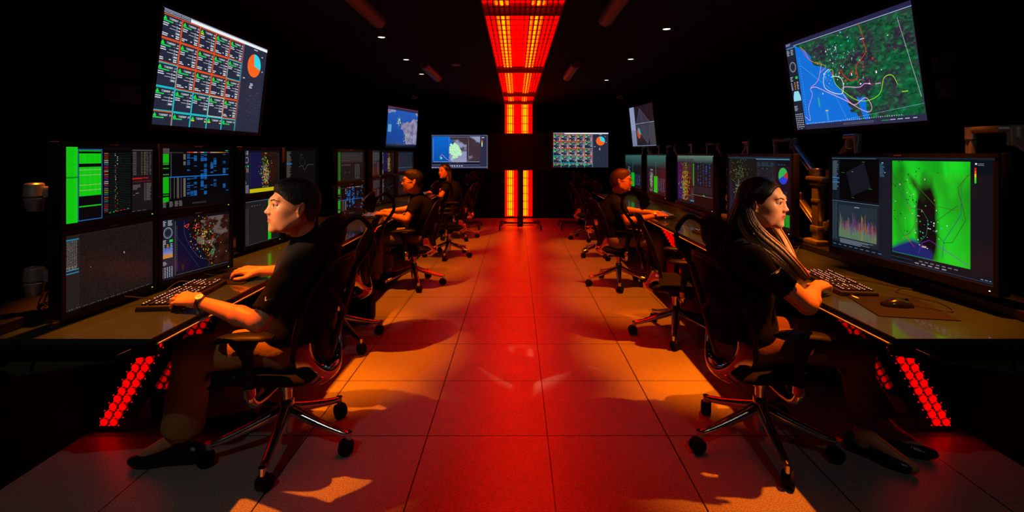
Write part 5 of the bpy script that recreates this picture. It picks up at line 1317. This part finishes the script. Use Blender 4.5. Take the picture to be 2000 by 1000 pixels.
        for path, n_, w0, w1, th, sd in P.get('tresses', []):
            sv, sf, scs = [], [], []; sd = Vector(sd).normalized(); d0 = (Vector(path[-1])-Vector(path[0])).normalized(); td = sd.cross(d0).normalized()
            for k in range(n_):
                a_ = rr.uniform(-1, 1); b_ = rr.uniform(-1, 1)*math.sqrt(1-a_*a_*.8); wob = rr.uniform(-1, 1); end = rr.uniform(.80, 1.08); pts = []; ctrl = []
                for i, p in enumerate(path):
                    f = i/(len(path)-1); w_ = w0+(w1-w0)*f; ctrl.append(Vector(p)+sd*(a_*w_+wob*.006*math.sin(3*f+k))+td*(b_*th*(1-.4*f)+.004*math.cos(2.2*f+k)))
                pts = bez(ctrl, 30); pts = pts[:max(6, int(len(pts)*min(1, end)))]; m2 = MB(); m2.tube(pts, [.0020*(1-.7*(i/len(pts))**2) for i in range(len(pts))], 4)
                n0 = len(sv); sv += m2.V; sf += [tuple(i+n0 for i in f) for f in m2.F]; sh_ = rr.uniform(.8, 1.25)
                for i in range(len(m2.V)):
                    f = min(1, max(0, (i//4)/len(pts)*1.5+.08)); scs.append(tuple((c0*(1-f)+c1*f)*sh_))
            link_mesh('hair_tress', sv, sf, M['hair_attr'], root, True, 180, cols=scs, world=True)
    # ---- clothes
    C = SDF()
    C.ell(chest+V3(0, 0, -.01), V3(.128, .178, .185)*tw, None, .05); C.cap(hips+V3(0, -.07, .06), hips+V3(0, .07, .06), .128*tw, .128*tw, .06); C.cap(hips+V3(0, 0, .08), chest-V3(0, 0, .05), .140*tw, .142*tw, .06)
    C.cap(sh[0], sh[1], .062, .062, .06); C.cap(neck+V3(0, 0, -.035), chest+V3(0, 0, .06), .082, .115, .05)
    cr = P.get('collar', .064)
    for i in (0, 1):
        m_ = sh[i]+(el[i]-sh[i])*P.get('sleeve', .72); C.cap(sh[i], sh[i]+(m_-sh[i])*.5, .062, .060, .04); C.cap(sh[i]+(m_-sh[i])*.5, m_, .060, .058, .02)
        dd = unit(el[i]-sh[i]); C.cap(m_+dd*.055, m_+dd*.2, .075, .075, 0, 's')
    C.cap(hips+V3(-s*0, 0, -.30), hips+V3(0, 0, -.16), .2, .15, .02, 's')
    nd = unit(hc-neck); 
    C.cap(neck-nd*.03, neck+nd*P.get('col_up', .035), cr*1.12, cr*1.04, .008)          # collar
    Cv, Cq = C.mesh(max(h, .005)); np_mesh('polo_shirt', Cv, Cq, M['shirt'], root)
    T = SDF()
    T.cap(hips+V3(0, -.08, 0), hips+V3(0, .08, 0), .118*tw, .118*tw, .05); T.cap(hips+V3(0, 0, .03), hips+V3(0, 0, .07), .13*tw, .12*tw, .05)
    lr = P.get('leg', 1.0)
    for i in (0, 1):
        hp = hips+V3(0, (-.09, .09)[i], 0); kn = V3(*P['kn'][i]); an = V3(*P['an'][i]); T.cap(hp, kn, .092*lr, .070*lr, .03); hem = an+V3(0, 0, P.get('hem', .0)); T.cap(kn, hem, .072*lr, .064*lr*P.get('flare', 1.15), .03)
        dn = unit(hem-kn); T.cap(hem+dn*.085, hem+dn*.25, .11, .11, 0, 's')
    Tv, Tq = T.mesh(max(h, .006)); np_mesh('trousers', Tv, Tq, M[P['trouser']], root)
    for i in (0, 1):
        an = V3(*P['an'][i]); to = V3(*P['to'][i]); fd = unit(V3(to[0]-an[0], to[1]-an[1], 0)); Z = SDF(); L_ = P.get('shoe', 1.0); flat = V3(an[0], an[1], 0)
        up_ = V3(0, 0, 1); sd = np.cross(up_, fd); FR = np.stack([fd, sd, up_], 1)
        heel = flat-fd*.045; toe = flat+fd*(.19*L_)
        Z.ell(heel+V3(0, 0, .042), (.042, .036, .044), FR, .02); Z.cap(heel+V3(0, 0, .030), flat+fd*.10+V3(0, 0, .032), .034, .036, .02); Z.ell(flat+fd*.13*L_+V3(0, 0, .030), (.085, .046, .032), FR, .02)
        if not P.get('flats'): Z.cap(flat+V3(0, 0, .05), flat+V3(0, 0, .10), .040, .041, .02); Z.cap(flat+fd*.03+V3(0, 0, .07), flat+fd*.12+V3(0, 0, .045), .032, .028, .02)
        else: Z.ell(flat+fd*.01+V3(0, 0, .075), (.065, .028, .05), FR, .006, 's')
        Z.plane((0, 0, .004), (0, 0, -1)); Zv, Zq = Z.mesh(.005); np_mesh('shoe', Zv, Zq, M['leather'], root)
    if P.get('glasses'):
        g = MB()
        for y in (-1, 1):
            g.tube([L(.101+.001*math.cos(t)-.010*abs(math.sin(0)), y*.033+.022*math.cos(t), .008+.015*math.sin(t)) for t in [2*PI*i/18 for i in range(18)]], .0015, 6, True); g.tube([L(.099, y*.055, .012), L(.05, y*.076, .014), L(-.012, y*.080, .010)], .0018, 6)
        g.tube([L(.104, -.011, .012), L(.108, 0, .015), L(.104, .011, .012)], .0015, 6); g.build('glasses', M['steel'], root, world=True)
    if 'watch' in P:
        i, mm, bm_ = P['watch']; d = unit(el[i]-wr[i]); c = wr[i]+d*.022; a, b = frame(Vector(d)); r0 = .029
        st_ = MB(); st_.tube([Vector(c)+a*math.cos(t)*r0*1.02+b*math.sin(t)*r0*.95 for t in [2*PI*q/24 for q in range(24)]], .0035, 8, True, sy=1.0)
        for dd in (-.006, .006): st_.tube([Vector(c)+Vector(d)*dd+a*math.cos(t)*r0*1.02+b*math.sin(t)*r0*.95 for t in [2*PI*q/24 for q in range(24)]], .0035, 8, True)
        so = st_.build('watch_strap', M[bm_], root, world=True)
        n = Vector(P.get('watch_n', (0, -.5, .85))).normalized(); n = (n-Vector(d)*n.dot(Vector(d))).normalized(); f0 = Vector(c)+n*r0
        wc = MB(); wc.cyl(f0-n*.004, f0+n*.006, .0190, .0180, 24, .002); wc.build('watch_case', M['silver'], root, world=True)
        wf = MB(); wf.cyl(f0+n*.0055, f0+n*.0070, .0152, seg=24); wf.build('watch_dial', M['watch_face'], root, world=True)
        wh = MB(); e1, e2 = frame(n); wh.box(f0+n*.0082+e1*.004, (.001, .001, .001)); wh.tube([f0+n*.008, f0+n*.008+e1*.011], .0008, 4); wh.tube([f0+n*.008, f0+n*.008+e2*.008], .001, 4); wh.build('watch_hands', M['black'], root, world=True)
    if 'ring' in P:
        pass
    return root, S, C
def shirt_mark(root, C, pts2d, origin, ux, uy, m, name):
    """thin print laid on the cloth: outline points (u,v) projected to the shirt surface"""
    V = []; n = unit(np.cross(ux, uy)); F = []
    for poly in pts2d:
        ids = []
        for (u, v) in poly:
            p = origin+ux*u+uy*v
            for _ in range(12): p = p-n*C.ev(p[None])[0]*.9
            V.append(p+n*.0025); ids.append(len(V)-1)
        F.append(ids)
    o = link_mesh(name, V, F, M[m], root, False, world=True); return o
# near man, left desk
P1 = dict(s=-1, head=(-1.0, 2.215, 1.192), hs=.985, yaw=PI+math.radians(40), pitch=math.radians(6), neck=(-.958, 2.285, 1.035), hips=(-1.06, 2.42, .535), chest=(-.985, 2.36, .86), h=.0034,
          sh=[(-.945, 2.165, .962), (-.965, 2.525, .962)], el=[(-1.05, 2.02, .745), (-1.13, 2.70, .80)], wr=[(-1.365, 2.125, .800), (-1.385, 2.685, .798)],
          kd=[((-1, .25, .10), (-.12, -.35, 1), -1, .50), ((-1, -.05, .10), (0, -.25, 1), 1, .60)], kn=[(-1.47, 2.26, .52), (-1.46, 2.56, .52)], an=[(-1.545, 2.30, .135), (-1.42, 2.60, .12)], to=[(-1.74, 2.27, .03), (-1.66, 2.62, .03)],
          skin='#c98a62', lip='#a3544c', hair='black', trouser='khaki', watch=(0, 'silver', 'brown_leather'), tw=1.08, sleeve=.84, arm=1.05, leg=1.1, hem=.04, flare=1.25, shoe=1.15, gaze=0.0, arm_=1)
r1, S1, C1 = person('man in black polo and khaki trousers typing at the left desk, wearing a watch', P1)
# small tick on the sleeve
try:
    tick = [[(-.017, .004), (-.012, -.006), (-.004, -.006), (-.010, -.001), (-.013, .007)], [(-.012, -.006), (.020, .004), (-.004, -.0015), (-.009, -.002)]]
    shirt_mark(r1, C1, tick, V3(-1.015, 1.975, .835), unit(V3(1, -.18, -.22)), unit(V3(-.05, -.15, 1)), 'white', 'sleeve_logo')
except Exception as e: print('mark', e)
# near woman, right desk
def strands(path, n, w0, w1, side, seed, rad=.0075):
    rr = random.Random(seed); out = []
    for k in range(n):
        f = (k+.5)/n*2-1; jit = [rr.uniform(-.0065, .0065) for _ in range(3)]; st = []
        for i, p in enumerate(path):
            t = i/(len(path)-1); w = w0+(w1-w0)*t
            st.append((p[0]+side[0]*f*w+jit[0]*(1+t), p[1]+side[1]*f*w+jit[1]*(1+2*t), p[2]+side[2]*f*w+jit[2], rad*(1.15-.75*t)+.0005))
        out.append(st)
    return out
lk = strands([(1.035, 2.29, 1.20), (1.010, 2.31, 1.12), (.99, 2.33, 1.04), (.975, 2.34, .96)], 11, .055, .06, (.25, 1, 0), 3, .016)
lk += strands([(1.035, 2.225, 1.20), (1.035, 2.205, 1.13), (1.05, 2.185, 1.08)], 7, .016, .012, (.7, -.2, .6), 1, .009)
lk += strands([(1.042, 2.188, 1.13), (1.072, 2.153, 1.080), (1.128, 2.120, 1.025), (1.178, 2.096, .965), (1.212, 2.086, .92)], 9, .015, .013, (.7, -.2, .6), 7, .0058)
lk += strands([(1.18, 2.305, 1.13), (1.205, 2.312, 1.09), (1.24, 2.302, 1.03), (1.262, 2.282, .97), (1.272, 2.265, .93)], 8, .016, .012, (.9, .3, .25), 8, .0055)
tress = [([(1.035, 2.225, 1.20), (1.042, 2.185, 1.13), (1.072, 2.150, 1.080), (1.128, 2.116, 1.025), (1.178, 2.092, .965), (1.222, 2.080, .905)], 230, .017, .017, .008, (.7, -.2, .6)),
         ([(1.02, 2.25, 1.18), (1.018, 2.215, 1.10), (1.045, 2.170, 1.045), (1.095, 2.125, 1.00), (1.15, 2.10, .945), (1.19, 2.09, .90)], 130, .022, .012, .007, (.8, -.3, .4)),
         ([(1.17, 2.30, 1.15), (1.205, 2.31, 1.09), (1.24, 2.30, 1.03), (1.262, 2.28, .97), (1.275, 2.26, .91)], 150, .020, .016, .012, (.9, .3, .25))]
P5 = dict(s=1, fem=True, head=(1.118, 2.24, 1.208), hs=.915, yaw=-math.radians(48), pitch=math.radians(0), neck=(1.082, 2.30, 1.045), hips=(1.10, 2.44, .53), chest=(1.055, 2.36, .85), h=.0034,
          sh=[(1.035, 2.16, .965), (1.04, 2.52, .965)], el=[(1.25, 2.13, .785), (1.28, 2.62, .80)], wr=[(1.41, 2.335, .800), (1.47, 2.735, .800)],
          kd=[((.80, .62, .10), (-.1, -.2, 1), 1, .55), ((1, .12, .02), (0, 0, 1), -1, .5)], kn=[(1.56, 2.28, .52), (1.58, 2.48, .52)], an=[(1.655, 2.36, .10), (1.80, 2.42, .10)], to=[(1.77, 2.21, .03), (1.93, 2.33, .03)],
          skin='#c08862', lip='#b0303c', hair='attr', locks=lk, tresses=tress, trouser='brown_cloth', tw=1.05, sleeve=.60, arm=1.12, hl=.93, leg=1.0, hem=.06, flare=.95, shoe=.9, flats=True, root_col='#130a08', tip_col='#a0743a')
r5, S5, C5 = person('woman in black polo with long highlighted hair typing at the right desk', P5)
try:
    ltr = []
    x = -.030
    for k, w_ in enumerate((.003, .002, .003, .003, .003, .0, .003, .003, .004, .003, .0, .004, .003, .003, .003, .003, .003)):
        if w_: ltr.append([(x, -.0018), (x+w_*.8, -.0018), (x+w_*.8, .0022), (x, .0022)])
        x += (w_ or .002)+.0007
    ltr.append([(-.012, -.0045), (.018, -.0035), (.018, -.0045), (-.002, -.0065)])
    shirt_mark(r5, C5, ltr, V3(1.10, 2.05, .93), unit(V3(1, -.05, .42)), unit(V3(-.35, -.2, 1)), 'white', 'sleeve_print')
except Exception as e: print('mark', e)
def seated(s, Y0, xh, label, skin, hair, trouser, fem=False, yaw=20, xb=1.07, hz=1.13, reach=1.48, handY=(-.15, .12), glasses=True, watch=None, locks=None, h=.0075, hs=1.0, dy=0, shy=-.17):
    cx = s*xb; Y0 = Y0+dy
    fwd = s
    kd = [((fwd, .30, .05), (0, -.15, 1), -1*(1 if s < 0 else -1), .5), ((fwd, -.25, .05), (0, 0, 1), (1 if s < 0 else -1), .5)]
    P = dict(s=s, fem=fem, head=(s*xh, Y0-.12, hz), hs=hs, yaw=(PI+math.radians(yaw)) if s < 0 else -math.radians(yaw), neck=(s*(xh-.05), Y0-.06, hz-.165), hips=(cx, Y0, .53), chest=(s*(xb-.045), Y0-.03, .80), h=h,
             sh=[(s*(xh-.05), Y0+shy, hz-.235), (s*(xh-.05), Y0+.17, hz-.235)], el=[(s*(xh+.03), Y0-.28, .745), (s*(xh+.08), Y0+.26, .80)], wr=[(s*(reach-.13), Y0+handY[0]-.03, .795), (s*(reach-.13), Y0+handY[1]+.03, .795)], kd=kd,
             kn=[(s*1.50, Y0-.13, .52), (s*1.50, Y0+.13, .52)], an=[(s*1.50, Y0-.15, .12), (s*1.46, Y0+.16, .12)], to=[(s*1.70, Y0-.15, .03), (s*1.66, Y0+.16, .03)], skin=skin, hair=hair, trouser=trouser, glasses=glasses, locks=locks, tw=1.0, hem=.03, sleeve=.6, hl=1.05)
    if watch: P['watch'] = watch
    if fem: P['tresses'] = [([(-1.155, 8.27, 1.19), (-1.125, 8.26, 1.09), (-1.12, 8.25, 1.0), (-1.13, 8.24, .91)], 70, .03, .03, .012, (.9, 0, 0)), ([(-1.24, 8.40, 1.18), (-1.22, 8.43, 1.08), (-1.23, 8.42, .97)], 50, .025, .02, .012, (.9, 0, 0))]
    return person(label, P)
seated(-1, 5.45, 1.12, 'man with glasses and black polo typing at the left desk, middle distance', '#c98a5e', 'black', 'grey_cloth', yaw=18, hz=1.135, reach=1.52)
seated(1, 5.35, 1.11, 'bespectacled man with red-brown hair and wristwatch at the right desk', '#c07850', 'brown', 'grey_cloth', yaw=20, hz=1.145, reach=1.58, watch=(0, 'silver', 'steel'), handY=(-.2, .05))
lk3 = strands([(-1.17, 8.34, 1.20), (-1.13, 8.36, 1.07), (-1.11, 8.36, .95), (-1.12, 8.35, .85)], 8, .06, .07, (.5, .8, 0), 5, .017)
lk3 += strands([(-1.155, 8.27, 1.18), (-1.125, 8.26, 1.08), (-1.12, 8.25, .99), (-1.13, 8.24, .92)], 6, .02, .02, (.9, 0, 0), 6, .011)
seated(-1, 8.42, 1.205, 'woman with long dark hair turned towards the camera, farthest at the left desk', '#c07850', 'attr', 'brown_cloth', fem=True, yaw=52, hz=1.14, reach=1.50, glasses=False, watch=(0, 'silver', 'steel'), locks=lk3, h=.008, xb=1.12)
bpy.data.objects['person.003'] if 'person.003' in bpy.data.objects else None
